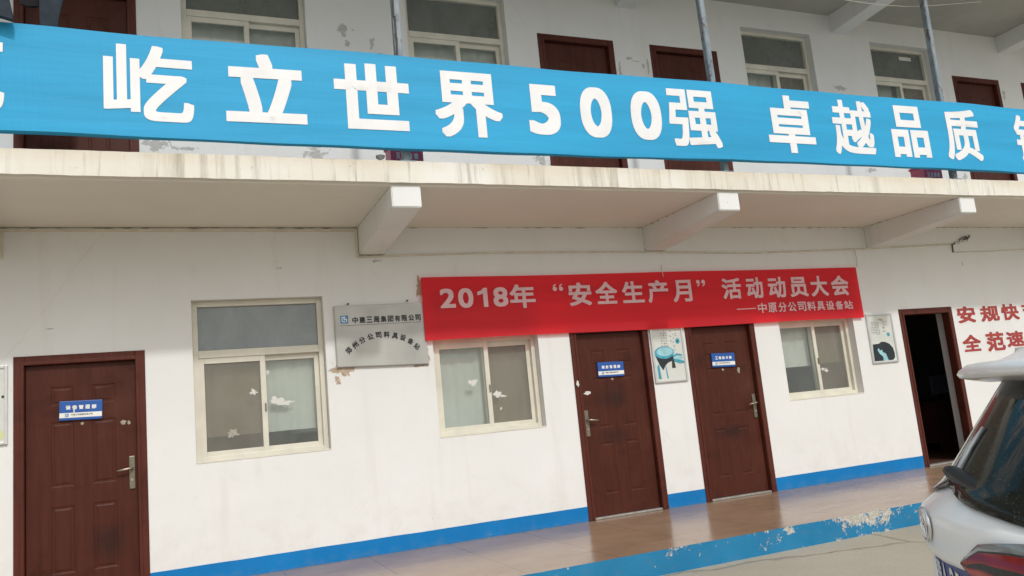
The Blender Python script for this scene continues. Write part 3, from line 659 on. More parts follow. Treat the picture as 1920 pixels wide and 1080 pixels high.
# painted red slogan on the wall right of the open door
bm = bmesh.new()
SL = [('安', 10.056, 10.413, 1.856, 2.092), ('规', 10.518, 10.901, 1.856, 2.084), ('快', 10.950, 11.321, 1.857, 2.093), ('节', 11.40, 11.77, 1.857, 2.093),
      ('全', 10.060, 10.422, 1.452, 1.688), ('范', 10.538, 10.911, 1.430, 1.705), ('速', 10.958, 11.325, 1.468, 1.696), ('约', 11.40, 11.77, 1.46, 1.69)]
for ch, a, b, c, d in SL:
    put_char(bm, ch, a-0.010, b+0.010, c-0.010, d+0.010, -0.0018, 0.058, mi=1); put_char(bm, ch, a, b, c, d, -0.0036, 0.036)
face_out(bm); obj('wall_lettering', bm, [M['letter'], M['halo']], bld)

# ------------------------------------------------------------------ steel poles behind the blue banner
for i, (xa, xb, lab) in enumerate(((1.872, 1.862, 'rusty blue-grey steel post between the blue banner and the large upper window'),
                                   (5.225, 5.250, 'blue-grey steel post standing in front of a brown upper door'),
                                   (8.640, 8.585, 'blue-grey steel post beside the far upper window, dark on one side'))):
    bm = bmesh.new(); r = 0.033
    lo = [bm.verts.new((xb+sx*r, -1.44+sy*r, 3.449)) for sx, sy in ((-1,-1),(1,-1),(1,1),(-1,1))]
    hi = [bm.verts.new((xa+sx*r, -1.44+sy*r, ROOFZ-0.001)) for sx, sy in ((-1,-1),(1,-1),(1,1),(-1,1))]
    for k in range(4): bm.faces.new((lo[k], lo[(k+1)%4], hi[(k+1)%4], hi[k]))
    bm.faces.new(lo[::-1]); bm.faces.new(hi)
    bmesh.ops.bevel(bm, geom=[e for e in bm.edges if abs(e.verts[0].co.z-e.verts[1].co.z) > 1], offset=0.006, segments=2, affect='EDGES')
    p = empty('steel_pole', (0, 0, 0)); tag(p, lab, 'pole', 'steel posts along the balcony edge')
    obj('post', bm, M['pole'], p)
    bm = B(xb-0.07, xb+0.07, -1.495, -1.385, 3.449, 3.461); obj('base_plate', bm, M['pole'], p)
    if i == 0:
        bm = bmesh.new()
        for k in range(9): tube(bm, [(xa-0.03+0.004*sin(k*2.1), -1.478, 4.4+0.2*k), (xa-0.026+0.006*sin(k*1.3+1), -1.480, 4.6+0.2*k)], 0.009, 6)
        obj('cable', bm, M['wire'], p)

# ------------------------------------------------------------------ blue banner
BX0, BX1, BY = -2.6, 11.6, -1.565
def wave_b(x, z): return BY + 0.007*sin(1.9*x+0.7) + 0.004*sin(3.3*x+1.1) + 0.003*sin(2.1*x+5*z)
def btop(x): return 4.383 + 0.004*sin(1.84*(x-1.0)+0.6) + 0.0025*sin(5.1*x)
def bbot(x): return 3.550 + 0.010*sin(0.75*x+2.9) + 0.002*sin(6.3*x)
ban = empty('blue_banner', (0, 0, 0)); tag(ban, 'long sky blue banner with big white Chinese characters tied along the balcony edge', 'banner')
bm = bmesh.new(); n = 280; rows = 10; prev = None
for i in range(n+1):
    x = BX0+(BX1-BX0)*i/n; zt, zb = btop(x), bbot(x)
    cur = [bm.verts.new((x, wave_b(x, zb+(zt-zb)*k/rows), zb+(zt-zb)*k/rows)) for k in range(rows+1)]
    hem = [bm.verts.new((x, wave_b(x, zb), zb)), bm.verts.new((x, BY+0.07, zb+0.002)), bm.verts.new((x, BY+0.07, zb+0.05))]
    cap = [bm.verts.new((x, wave_b(x, zt), zt)), bm.verts.new((x, BY+0.06, zt-0.002)), bm.verts.new((x, BY+0.06, zt-0.05))]
    if prev:
        for k in range(rows): bm.faces.new((prev[0][k], cur[k], cur[k+1], prev[0][k+1])).smooth = True
        for k in range(2):
            bm.faces.new((prev[1][k], prev[1][k+1], hem[k+1], hem[k])); bm.faces.new((prev[2][k], cap[k], cap[k+1], prev[2][k+1]))
    prev = (cur, hem, cap)
obj('cloth', bm, M['blue'], ban)
bm = bmesh.new()
BIG = [('范', -1.72, -1.116, 3.690, 4.275), ('屹', -0.478, 0.153, 3.681, 4.297), ('立', 0.389, 1.016, 3.712, 4.297), ('世', 1.250, 1.895, 3.694, 4.285), ('界', 2.121, 2.758, 3.661, 4.278),
       ('5', 3.020, 3.347, 3.724, 4.215), ('0', 3.570, 3.910, 3.727, 4.232), ('0', 4.125, 4.466, 3.726, 4.228), ('强', 4.551, 5.156, 3.667, 4.277), ('卓', 5.776, 6.414, 3.657, 4.303),
       ('越', 6.683, 7.279, 3.671, 4.303), ('品', 7.555, 8.125, 3.669, 4.293), ('质', 8.393, 8.986, 3.656, 4.300), ('铸', 9.650, 10.26, 3.672, 4.292)]
HEAVY = {'屹': 0.020, '界': 0.027, '强': 0.021, '越': 0.021, '质': 0.025, '铸': 0.021, '卓': 0.027, '品': 0.030, '范': 0.024}
for ch, a, b, c, d in BIG: put_char(bm, ch, a, b, c, d, lambda x, z: wave_b(x, z)-0.0036, HEAVY.get(ch, 0.034))
face_out(bm); obj('lettering', bm, M['white'], ban)

# ------------------------------------------------------------------ red banner
def wave_r(x, z): return -0.048 + 0.006*sin(1.6*x+0.4) + 0.003*sin(4.1*x) - 0.006*(2.69-z)
rb = empty('red_banner', (0, 0, 0)); tag(rb, 'red cloth banner with pale characters hung over the doors on the lower wall', 'banner')
bm = bmesh.new(); n = 120; rows = 8; prev = None
for i in range(n+1):
    t = i/n; cur = []
    x = 2.316+(8.288-2.316)*t
    zt = 2.694 - 0.008*t - 0.006*sin(pi*2*t)**2; zb = 2.033 - 0.021*t + 0.006*sin(pi*3*t)
    for k in range(rows+1):
        z = zb+(zt-zb)*k/rows; cur.append(bm.verts.new((x, wave_r(x, z) + (0.006*mnoise.noise(Vector((x*6, z*6, 0))) if t < 0.04 else 0), z)))
    if prev:
        for k in range(rows): bm.faces.new((prev[k], cur[k], cur[k+1], prev[k+1])).smooth = True
    prev = cur
obj('cloth', bm, M['red'], rb)
bm = bmesh.new()
RED = [('2', 2.504, 2.671, 2.362, 2.566), ('0', 2.704, 2.871, 2.356, 2.565), ('1', 2.922, 3.035, 2.357, 2.562), ('8', 3.101, 3.270, 2.354, 2.564), ('年', 3.294, 3.595, 2.329, 2.589),
       ('安', 4.003, 4.289, 2.328, 2.590), ('全', 4.346, 4.626, 2.336, 2.591), ('生', 4.693, 4.980, 2.336, 2.587), ('产', 5.033, 5.313, 2.329, 2.591), ('月', 5.374, 5.636, 2.322, 2.584),
       ('活', 6.079, 6.365, 2.330, 2.586), ('动', 6.444, 6.695, 2.326, 2.589), ('动', 6.780, 7.049, 2.322, 2.585), ('员', 7.114, 7.403, 2.323, 2.576), ('大', 7.458, 7.744, 2.319, 2.583), ('会', 7.808, 8.104, 2.316, 2.580)]
yr = lambda x, z: wave_r(x, z)-0.004
for ch, a, b, c, d in RED:
    if ch == '1': bm.faces.new([bm.verts.new((a+px*(b-a), yr(a, c), c+pz*(d-c))) for px, pz in ((0.55, 0), (1.0, 0), (1.0, 1), (0.62, 1), (0.40, 0.87), (0.0, 0.80), (0.0, 0.62), (0.55, 0.70))])
    else: put_char(bm, ch, a, b, c, d, yr, 0.026)
def quote(cx, cz, flip):
    s = -1 if flip else 1
    for dx in (-0.038, 0.038):
        pts = [(0.026*cos(a), 0.024*sin(a)) for a in [2*pi*k/14 for k in range(14)]]
        bm.faces.new([bm.verts.new((cx+dx+s*px, yr(cx, cz), cz+s*(pz-0.014))) for px, pz in pts])
        bm.faces.new([bm.verts.new((cx+dx+s*px, yr(cx, cz)-0.0004, cz+s*pz)) for px, pz in ((-0.026, -0.014), (-0.008, -0.010), (-0.010, 0.012), (0.018, 0.030), (0.012, 0.044), (-0.018, 0.026))])
quote(3.879, 2.541, False); quote(5.779, 2.541, True)
SUB = [('中', 6.576, 6.709), ('原', 6.734, 6.864), ('分', 6.892, 7.018), ('公', 7.044, 7.171), ('司', 7.197, 7.331), ('料', 7.351, 7.491), ('具', 7.511, 7.642), ('设', 7.665, 7.801), ('备', 7.829, 7.956), ('站', 7.976, 8.123)]
for i, (ch, a, b) in enumerate(SUB): put_char(bm, ch, a, b, 2.142-0.0009*i, 2.264-0.002*i, yr, 0.02)
bm.faces.new([bm.verts.new((x, yr(x, z), z)) for x, z in ((6.256, 2.196), (6.545, 2.197), (6.545, 2.207), (6.256, 2.206))])
face_out(bm); obj('lettering', bm, M['pink'], rb)
bm = bmesh.new(); tube(bm, [(8.335, -0.02, 2.93), (8.345, -0.03, 2.80), (8.300, -0.05, 2.688)], 0.006, 6); tube(bm, [(5.28, -0.02, 2.78), (5.26, -0.052, 2.69), (5.27, -0.056, 2.63)], 0.004, 6)
obj('tie_cord', bm, M['conduit'], rb)

# ------------------------------------------------------------------ company plaque
pl = empty('name_plaque', (0, 0, 0)); tag(pl, 'square brushed steel plaque with black company name in an arc, rusty at its lower corners', 'plaque')
bm = bmesh.new(); q = [(1.411, 2.432), (2.323, 2.436), (2.340, 1.797), (1.409, 1.823)]
fr = [bm.verts.new((x, -0.038, z)) for x, z in q]; bk = [bm.verts.new((x, -0.001, z)) for x, z in q]
bm.faces.new(fr[::-1])
for k in range(4): bm.faces.new((fr[k], fr[(k+1)%4], bk[(k+1)%4], bk[k]))
bmesh.ops.recalc_face_normals(bm, faces=bm.faces)
bmesh.ops.bevel(bm, geom=[e for e in bm.edges if all(v.co.y < -0.03 for v in e.verts)], offset=0.006, segments=3, affect='EDGES')
obj('plate', bm, M['steel'], pl)
bm = bmesh.new(); yp = -0.0395
put_row(bm, '中建三局集团有限公司', 1.583, 2.288, 2.248, 2.312, yp, 0.035)
ARC = [(1.531, 1.982), (1.596, 2.033), (1.669, 2.077), (1.753, 2.106), (1.837, 2.120), (1.920, 2.120), (2.006, 2.104), (2.085, 2.081), (2.163, 2.039), (2.225, 1.982)]
for ch, (cx, cz), a in zip('郑州分公司料具设备站', ARC, [46, 38, 26, 15, 5, -5, -13, -22, -32, -42]):
    put_char(bm, ch, cx-0.030, cx+0.030, cz-0.031, cz+0.031, yp, 0.04, radians(a))
bm.faces.new([bm.verts.new((x, yp, z)) for x, z in ((1.462, 2.228), (2.292, 2.231), (2.292, 2.2345), (1.462, 2.2315))])
face_out(bm); obj('lettering', bm, M['black'], pl)
def logo_bm(x0, z0, s, y):
    bm = bmesh.new()
    def r(a, b, c, d, yy, mi): 
        bm.faces.new([bm.verts.new((x0+px*s, yy, z0+pz*s)) for px, pz in ((a,c),(b,c),(b,d),(a,d))]).material_index = mi
    r(0, 1, 0, 1, y, 0)
    for q in ((0.16, 0.26, 0.2, 0.86), (0.26, 0.70, 0.76, 0.86), (0.42, 0.52, 0.36, 0.76), (0.52, 0.84, 0.50, 0.60), (0.74, 0.84, 0.20, 0.50), (0.26, 0.66, 0.16, 0.26)): r(*q, y-0.0006, 1)
    face_out(bm); return bm
obj('logo', logo_bm(1.466, 2.252, 0.078, yp), [M['logo'], M['signwhite']], pl)
bm = bmesh.new()
for x, z in ((1.556, 2.450), (2.165, 2.462)): tube(bm, [(x, 0.0, z), (x, -0.03, z), ], 0.009, 8)
obj('nail', bm, M['wire'], pl)

# ------------------------------------------------------------------ blue plates on the three closed doors
def door_sign(x0, z0, tilt, text, label):
    t = empty('door_sign', (x0, 0, z0)); tag(t, label, 'sign', 'blue and white plates on the lower doors')
    W_, H_ = 0.334, 0.166
    bm = bmesh.new(); box(bm, 0, W_, 0.022, 0.0445, 0, H_, bev=0.004)
    def strip(c, d, y, mi): 
        bm.faces.new([bm.verts.new(p) for p in ((0.003,y,c),(W_-0.003,y,c),(W_-0.003,y,d),(0.003,y,d))]).material_index = mi
    strip(0.022, 0.064, 0.0212, 1); bm.normal_update()
    b = obj('board', bm, [M['signblue'], M['signwhite']], t)
    bm = bmesh.new(); put_row(bm, text, 0.050, 0.287, 0.092, 0.128, 0.0212, 0.045, 0.26); face_out(bm); obj('lettering', bm, M['white'], t)
    bm = bmesh.new(); put_row(bm, '中建三局集团有限公司', 0.092, 0.258, 0.040, 0.053, 0.0204, 0.02, 0.15); face_out(bm); obj('small_print', bm, M['black'], t)
    obj('logo', logo_bm(0.046, 0.030, 0.027, 0.0204), [M['logo'], M['signwhite']], t)
    t.rotation_euler = (0, radians(tilt), 0); return t
s1 = door_sign(-0.988, 1.528, 1.5, '设备管理部', 'blue and white plate with a torn tape strip on the nearest brown door')
bm = bmesh.new(); bm.faces.new([bm.verts.new(p) for p in ((0.108,0.0198,0.028),(0.117,0.0198,0.028),(0.120,0.0198,0.092),(0.110,0.0198,0.092))]); blob(bm, 0.117, 0.108, 0.016, 0.017, 0.0197, 41.0); face_out(bm); obj('tape', bm, M['scrap'], s1)
door_sign(4.303, 1.522, 1.2, '商务管理部', 'blue and white plate on the scuffed door beside the teal bowl poster')
door_sign(5.850, 1.528, 1.5, '工程技术部', 'blue and white plate on the door left of the half-blinded window')

# ------------------------------------------------------------------ framed posters
def poster(x0, x1, z0, z1, label):
    t = empty('framed_poster', (0, 0, 0)); tag(t, label, 'poster', 'framed posters beside the doors')
    bm = bmesh.new(); fw = 0.024
    box(bm, x0, x0+fw, -0.026, -0.001, z0, z1, bev=0.004); box(bm, x1-fw, x1, -0.026, -0.001, z0, z1, bev=0.004)
    box(bm, x0+fw, x1-fw, -0.026, -0.001, z0, z0+fw, bev=0.004); box(bm, x0+fw, x1-fw, -0.026, -0.001, z1-fw, z1, bev=0.004)
    obj('frame', bm, M['alu'], t)
    obj('sheet', B(x0+fw-0.002, x1-fw+0.002, -0.014, -0.004, z0+fw-0.002, z1-fw+0.002), M['paper'], t)
    return t
def script_marks(bm, x, z, rows, h, seed, w_=0.010, y=-0.0152):
    r = random.Random(seed)
    for k in range(rows):
        zz = z-k*h
        for _ in range(3):
            a = x+r.uniform(-w_, w_); l = r.uniform(0.3, 0.9)*h*0.7
            if r.random() < 0.5: bm.faces.new([bm.verts.new(p) for p in ((a,y,zz),(a+0.0035,y,zz),(a+0.0035+r.uniform(-.006,.006),y,zz-l),(a+r.uniform(-.004,.004),y,zz-l))])
            else: bm.faces.new([bm.verts.new(p) for p in ((a-0.007,y,zz-l*.5),(a+0.007,y,zz-l*.4),(a+0.007,y,zz-l*.4-0.003),(a-0.007,y,zz-l*.5-0.003))])
p1 = poster(5.012, 5.458, 1.397, 2.047, 'silver framed poster with a teal stone bowl between the two closed middle doors')
bm = bmesh.new(); px, pz = 5.012, 1.397
def poly(bm, pts, y, mi): bm.faces.new([bm.verts.new((px+a, y, pz+b)) for a, b in pts]).material_index = mi
def ell(cx, cz, rx, rz, n=28, a0=0, a1=2*pi): return [(cx+rx*cos(a0+(a1-a0)*k/n), cz+rz*sin(a0+(a1-a0)*k/n)) for k in range(n)]
poly(bm, [(0.035, 0.325), (0.055, 0.27), (0.085, 0.20), (0.125, 0.14), (0.155, 0.19), (0.20, 0.225), (0.28, 0.25), (0.285, 0.31)], -0.0146, 0)   # shaded underside
poly(bm, [(0.045, 0.19), (0.075, 0.22), (0.09, 0.045), (0.05, 0.045)], -0.0150, 1); poly(bm, [(0.155, 0.18), (0.165, 0.20), (0.185, 0.045), (0.165, 0.045)], -0.0150, 1)
poly(bm, ell(0.165, 0.345, 0.133, 0.072), -0.0154, 1); poly(bm, ell(0.172, 0.355, 0.112, 0.052), -0.0158, 2)
poly(bm, [(0.27, 0.30), (0.33, 0.33), (0.40, 0.312), (0.40, 0.295), (0.33, 0.300), (0.28, 0.28)], -0.0160, 1); poly(bm, [(0.275, 0.27), (0.42, 0.235), (0.42, 0.21), (0.36, 0.205), (0.28, 0.235)], -0.0160, 1)
poly(bm, [(0.275, 0.285), (0.405, 0.29), (0.40, 0.25), (0.30, 0.245)], -0.0156, 2)
poly(bm, [(0.255, 0.255), (0.285, 0.255), (0.297, 0.16), (0.245, 0.16)], -0.0164, 3); poly(bm, ell(0.365, 0.47, 0.030, 0.034), -0.015, 1); poly(bm, ell(0.36, 0.468, 0.012, 0.014), -0.0154, 3)
face_out(bm); obj('picture', bm, [M['ink'], M['teal'], M['tealpale'], M['black']], p1)
bm = bmesh.new()
for x, n_, h in ((0.145, 7, 0.03), (0.185, 9, 0.024), (0.215, 7, 0.03), (0.275, 3, 0.055), (0.31, 5, 0.045), (0.345, 3, 0.03)): script_marks(bm, px+x, pz+0.60-0.02*(n_ % 3), n_, h, int(x*1000))
face_out(bm); obj('script', bm, M['lampdark'], p1)
p2 = poster(8.345, 8.800, 1.402, 2.056, 'silver framed poster with a black ink blot left of the open door')
px, pz = 8.345, 1.402
bm = bmesh.new()
poly(bm, [(0.035, 0.03), (0.30, 0.03), (0.36, 0.03), (0.40, 0.06), (0.405, 0.12), (0.39, 0.19), (0.34, 0.245), (0.27, 0.275), (0.20, 0.280), (0.15, 0.255), (0.10, 0.255), (0.045, 0.25), (0.037, 0.16)], -0.0146, 0)
poly(bm, [(0.11, 0.175), (0.14, 0.20), (0.15, 0.165), (0.19, 0.175), (0.20, 0.14), (0.245, 0.125), (0.26, 0.085), (0.28, 0.03), (0.19, 0.03), (0.19, 0.085), (0.14, 0.125)], -0.0150, 2)
poly(bm, [(0.04, 0.14), (0.11, 0.125), (0.16, 0.085), (0.18, 0.03), (0.04, 0.03)], -0.0154, 3)
poly(bm, ell(0.345, 0.37, 0.028, 0.026), -0.015, 1); poly(bm, [(0.20, 0.585), (0.28, 0.585), (0.29, 0.545), (0.235, 0.56)], -0.015, 4)
face_out(bm); obj('picture', bm, [M['ink'], M['teal'], M['tealpale'], M['ink'], M['tan']], p2)
bm = bmesh.new()
for x, n_, h in ((0.07, 6, 0.027), (0.095, 8, 0.022), (0.12, 8, 0.022), (0.145, 8, 0.022), (0.17, 7, 0.024), (0.19, 8, 0.022), (0.275, 3, 0.05), (0.30, 4, 0.04), (0.335, 2, 0.035)): script_marks(bm, px+x, pz+0.545-0.015*(n_ % 2), n_, h, int(x*1000)+7)
face_out(bm); obj('script', bm, M['lampdark'], p2)
p3 = poster(-1.815, -1.362, 1.367, 2.030, 'silver framed poster cut off by the picture edge, left of the nearest door')
bm = bmesh.new(); px, pz = -1.815, 1.367; poly(bm, ell(0.36, 0.08, 0.07, 0.05), -0.015, 0); poly(bm, ell(0.419, 0.40, 0.012, 0.012), -0.015, 1); face_out(bm)
obj('picture', bm, [simple('lime_ink', (0.55, 0.60, 0.32), 0.4), M['lampdark']], p3)

# ------------------------------------------------------------------ trunking and wires on the lower wall
bm = bmesh.new()
def trunk(x0, x1, z0, z1): box(bm, min(x0,x1), max(x0,x1), -0.022, -0.0005, min(z0,z1), max(z0,z1), bev=0.003)
trunk(-1.40, 0.85, 3.200, 3.226); trunk(0.853, 1.672, 3.196, 3.222); trunk(1.672, 1.697, 2.925, 3.222); trunk(-1.425, -1.40, 2.96, 3.226)
cb = tag(obj('cable_trunking', bm, M['conduit']), 'cream plastic cable trunking running under the balcony soffit on the lower wall', 'trunking')
bm = bmesh.new()
tube(bm, [(1.69, -0.012, 2.930), (2.3, -0.012, 2.942), (3.20, -0.012, 2.955), (4.1, -0.012, 2.950), (5.01, -0.012, 2.940), (5.8, -0.012, 2.925), (6.56, -0.012, 2.909), (7.4, -0.012, 2.920), (8.32, -0.012, 2.938), (9.3, -0.012, 2.965), (10.2, -0.012, 2.993)], 0.010, 8)
tag(obj('wall_cable', bm, M['conduit'], smooth=True), 'thin sagging cream cable running above the red banner', 'cable')
bm = bmesh.new(); rnd = random.Random(8)
tube(bm, [(10.20, -0.012, 2.998), (10.195, -0.014, 2.93), (10.19, -0.012, 2.872)], 0.009, 6)
tube(bm, [(10.19, -0.012, 2.875), (10.8, -0.012, 2.880), (11.7, -0.012, 2.902), (13.0, -0.012, 2.90)], 0.006, 6, 1)
for k in range(46):
    t = rnd.random(); x = 10.2+0.36*t+rnd.uniform(-0.02, 0.02); z = 2.995+0.10*t+rnd.uniform(-0.035, 0.035)*(1-abs(t-0.5))
    a = rnd.uniform(0, 2*pi); l = rnd.uniform(0.008, 0.028)
    tube(bm, [(x-l*cos(a), -0.008-rnd.random()*0.03, z-l*sin(a)), (x, -0.02-rnd.random()*0.04, z), (x+l*cos(a+0.7), -0.008-rnd.random()*0.03, z+l*sin(a+0.7))], 0.0032, 5)
tag(obj('loose_wires', bm, [M['wire'], M['conduit']]), 'dark tangle of loose wires on the wall above the open door', 'wires')
bm = bmesh.new(); tube(bm, [(6.6, -1.3, 5.80), (7.49, -1.3, 5.722), (7.97, -1.3, 5.722), (8.51, -1.3, 5.752), (9.04, -1.3, 5.831), (9.9, -1.3, 5.98)], 0.0045, 6)
tag(obj('overhead_wire', bm, M['wirew'], smooth=True), 'thin pale wire strung under the roof of the upper gallery', 'wire')

# ------------------------------------------------------------------ red extinguisher boxes on the balcony
def firebox(x, y, w_, label):
    t = empty('extinguisher_box', (x, y, 3.4555)); tag(t, label, 'box', 'maroon extinguisher boxes on the balcony')
    H_ = 0.36 if y < -0.8 else 0.36
    obj('body', B(0, w_, 0, 0.20, 0, H_-0.03, bev=0.006), M['firebox'], t)
    obj('lid', B(-0.012, w_+0.012, -0.016, 0.212, H_-0.03, H_, bev=0.005), M['firebox'], t)
    bm = bmesh.new(); put_row(bm, '灭火器箱', 0.05, w_-0.05, H_-0.16, H_-0.10, -0.0012, 0.03, 0.25); face_out(bm); obj('lettering', bm, M['white'], t)
    return t
firebox(1.855, -0.96, 0.315, 'maroon metal box with white characters standing behind the rusty banner post')
firebox(8.725, -0.95, 0.32, 'maroon metal box with white characters near the far brown upper door')
bm = bmesh.new()
ring = [[bm.verts.new((1.635+r*cos(2*pi*k/20), -1.44+r*sin(2*pi*k/20), z)) for k in range(20)] for r, z in ((0.012, 3.452), (0.012, 3.475), (0.036, 3.490), (0.040, 3.508), (0.034, 3.508), (0.030, 3.492))]
for A_, B_ in zip(ring, ring[1:]):
    for k in range(20): bm.faces.new((A_[k], A_[(k+1)%20], B_[(k+1)%20], B_[k]))
bm.faces.new(ring[0][::-1]); bm.faces.new(ring[-1])
tag(obj('small_cup', bm, M['grey'], smooth=True), 'small round grey cup standing on the balcony edge left of the maroon box', 'cup')

# ------------------------------------------------------------------ washing at the upper left
def cloth_piece(name, label, cat, outline, y, th, mat, seed):
    """a hanging garment: outline (x, z) with folds and a real thickness"""
    bm = bmesh.new(); n = len(outline)
    x0 = min(p[0] for p in outline); 
    f_ = lambda x, z: y + 0.02*sin(22*(x-x0)+seed) + 0.012*mnoise.noise(Vector((x*9, z*4, seed)))
    A_ = [bm.verts.new((x, f_(x, z)-th/2, z)) for x, z in outline]; Bk = [bm.verts.new((x, f_(x, z)+th/2, z)) for x, z in outline]
    bm.faces.new(A_); bm.faces.new(Bk[::-1])
    for k in range(n): bm.faces.new((A_[k], Bk[k], Bk[(k+1)%n], A_[(k+1)%n]))
    bmesh.ops.recalc_face_normals(bm, faces=bm.faces); bmesh.ops.triangulate(bm, faces=[f for f in bm.faces if len(f.verts) > 4])
    bmesh.ops.subdivide_edges(bm, edges=[e for e in bm.edges if e.calc_length() > 0.12], cuts=2, use_grid_fill=True)
    return tag(obj(name, bm, M[mat], smooth=False), label, cat)
cloth_piece('hanging_jacket', 'dark slate jacket hanging over the left end of the blue banner', 'jacket',
            [(-1.80, 5.05), (-1.62, 5.16), (-1.46, 5.17), (-1.28, 5.08), (-1.16, 4.90), (-1.09, 4.62), (-1.048, 4.40), (-1.045, 4.350), (-1.12, 4.372), (-1.30, 4.385), (-1.60, 4.39), (-1.78, 4.37), (-1.83, 4.66)], -1.655, 0.05, 'navy', 1.0)
cloth_piece('hanging_shirt', 'black shirt hem hanging at the top left behind the banner', 'shirt',
            [(-1.20, 5.25), (-0.93, 5.25), (-0.90, 4.96), (-0.945, 4.688), (-1.0, 4.668), (-1.055, 4.676), (-1.075, 4.72), (-1.16, 4.95)], -1.29, 0.03, 'blackcloth', 2.0)
cloth_piece('hanging_trousers', 'slate grey trouser leg hanging beside the black shirt hem', 'trousers',
            [(-0.935, 5.25), (-0.70, 5.25), (-0.74, 4.9), (-0.80, 4.55), (-0.815, 4.20), (-0.90, 4.19), (-0.925, 4.55), (-0.93, 4.9)], -1.33, 0.035, 'navy', 3.0)
bm = bmesh.new(); tube(bm, [(-3.4, -1.30, 5.27), (-1.0, -1.30, 5.245), (1.85, -1.41, 5.30)], 0.004, 6)
tag(obj('clothes_line', bm, M['wire']), 'thin dark clothes line carrying the dark washing at the upper left', 'line')

# ------------------------------------------------------------------ dim furniture inside the open door
dk = empty('desk', (11.05, 1.45, 0.0)); tag(dk, 'dark wooden desk barely visible inside the open door', 'desk')
obj('desk_top', B(0, 0.7, 0, 1.4, 0.72, 0.76, bev=0.006), M['wood'], dk); obj('side_panel', B(0.02, 0.68, 0.02, 0.06, 0.0, 0.72), M['wood'], dk); obj('side_panel', B(0.02, 0.68, 1.34, 1.38, 0.0, 0.72), M['wood'], dk); obj('modesty_panel', B(0.02, 0.05, 0.06, 1.34, 0.1, 0.72), M['wood'], dk)
mo = empty('monitor', (11.25, 1.62, 0.76)); tag(mo, 'blue-grey monitor on the dark desk inside the open door', 'monitor')
obj('screen', B(0, 0.42, 0, 0.05, 0.10, 0.40, bev=0.006), M['screen'], mo); obj('stand', B(0.17, 0.25, 0.0, 0.05, 0.012, 0.10), M['carblack'], mo); obj('foot', B(0.10, 0.32, -0.06, 0.12, 0.0, 0.012), M['carblack'], mo)

# ------------------------------------------------------------------ white car, only its tail in the picture
GZ = -0.195
car = empty('parked_car', (1.8597, -6.2528, GZ)); tag(car, 'white crossover car with dark sloping rear window and red tail lights parked on the yard', 'car')
# local axes: x = car length, tail at x=0 pointing +x (backwards), y = across; the right flank faces the camera
nx_, ny_ = -0.797982, 0.602682
car.rotation_euler = (0, 0, math.atan2(ny_, nx_))
# with x local = n, y local = rotate(n, +90deg) = (-ny, nx) = (-0.6027, -0.7980): the near side is +y
def interp(tab, h):
    if h <= tab[0][0]: return tab[0][1]
    for (a, b), (c, d) in zip(tab, tab[1:]):
        if h <= c:
            t = (h-a)/(c-a); return b+(d-b)*t
    return tab[-1][1]
UR = [(0.20, -0.16), (0.27, 0.00), (0.36, 0.050), (0.50, 0.065), (0.62, 0.060), (0.68, 0.035), (0.76, 0.018), (0.86, 0.006), (0.94, -0.002), (0.985, 0.000), (1.02, 0.000), (1.046, -0.001), (1.055, -0.007), (1.110, -0.081), (1.13, -0.097), (1.26, -0.195), (1.375, -0.285), (1.43, -0.345), (1.47, -0.50), (1.52, -0.90), (1.55, -1.45)]
HB = [(0.20, 0.80), (0.30, 0.87), (0.50, 0.895), (0.80, 0.895), (0.98, 0.885), (1.06, 0.865), (1.11, 0.81), (1.15, 0.775), (1.30, 0.70), (1.43, 0.62), (1.50, 0.55), (1.55, 0.40)]
UFR = [(0.20, -4.05), (0.30, -4.22), (0.50, -4.32), (0.75, -4.30), (0.88, -4.12), (0.98, -3.55), (1.05, -3.25), (1.11, -3.05), (1.30, -2.60), (1.43, -2.25), (1.50, -1.95), (1.55, -1.60)]
def tail_round(v): return 0.25*(math.sqrt(v*v+0.0625)-0.25) + 0.34*v*v      # softly peaked plan of the tail
def rear_u(h, v):
    b = interp(HB, h); s = min(1.0, abs(v)/b)
    c = 0.30
    h0 = h; h = h + 0.15*min(abs(v), 0.7)**2*max(0.0, min(1.0, (1.40-h)/0.2))          # the crest sinks towards the flanks
    u = interp(UR, h) - tail_round(v) - c*(1-(max(0.0, 1-s**7))**(1/7.0))
    # recess for the number plate
    mz = max(0.0, min(1.0, (0.937-h)/0.02))*max(0.0, min(1.0, (h-0.70)/0.04)); mv = max(0.0, min(1.0, (0.285-abs(v))/0.05))
    return u - 0.070*mz*mv
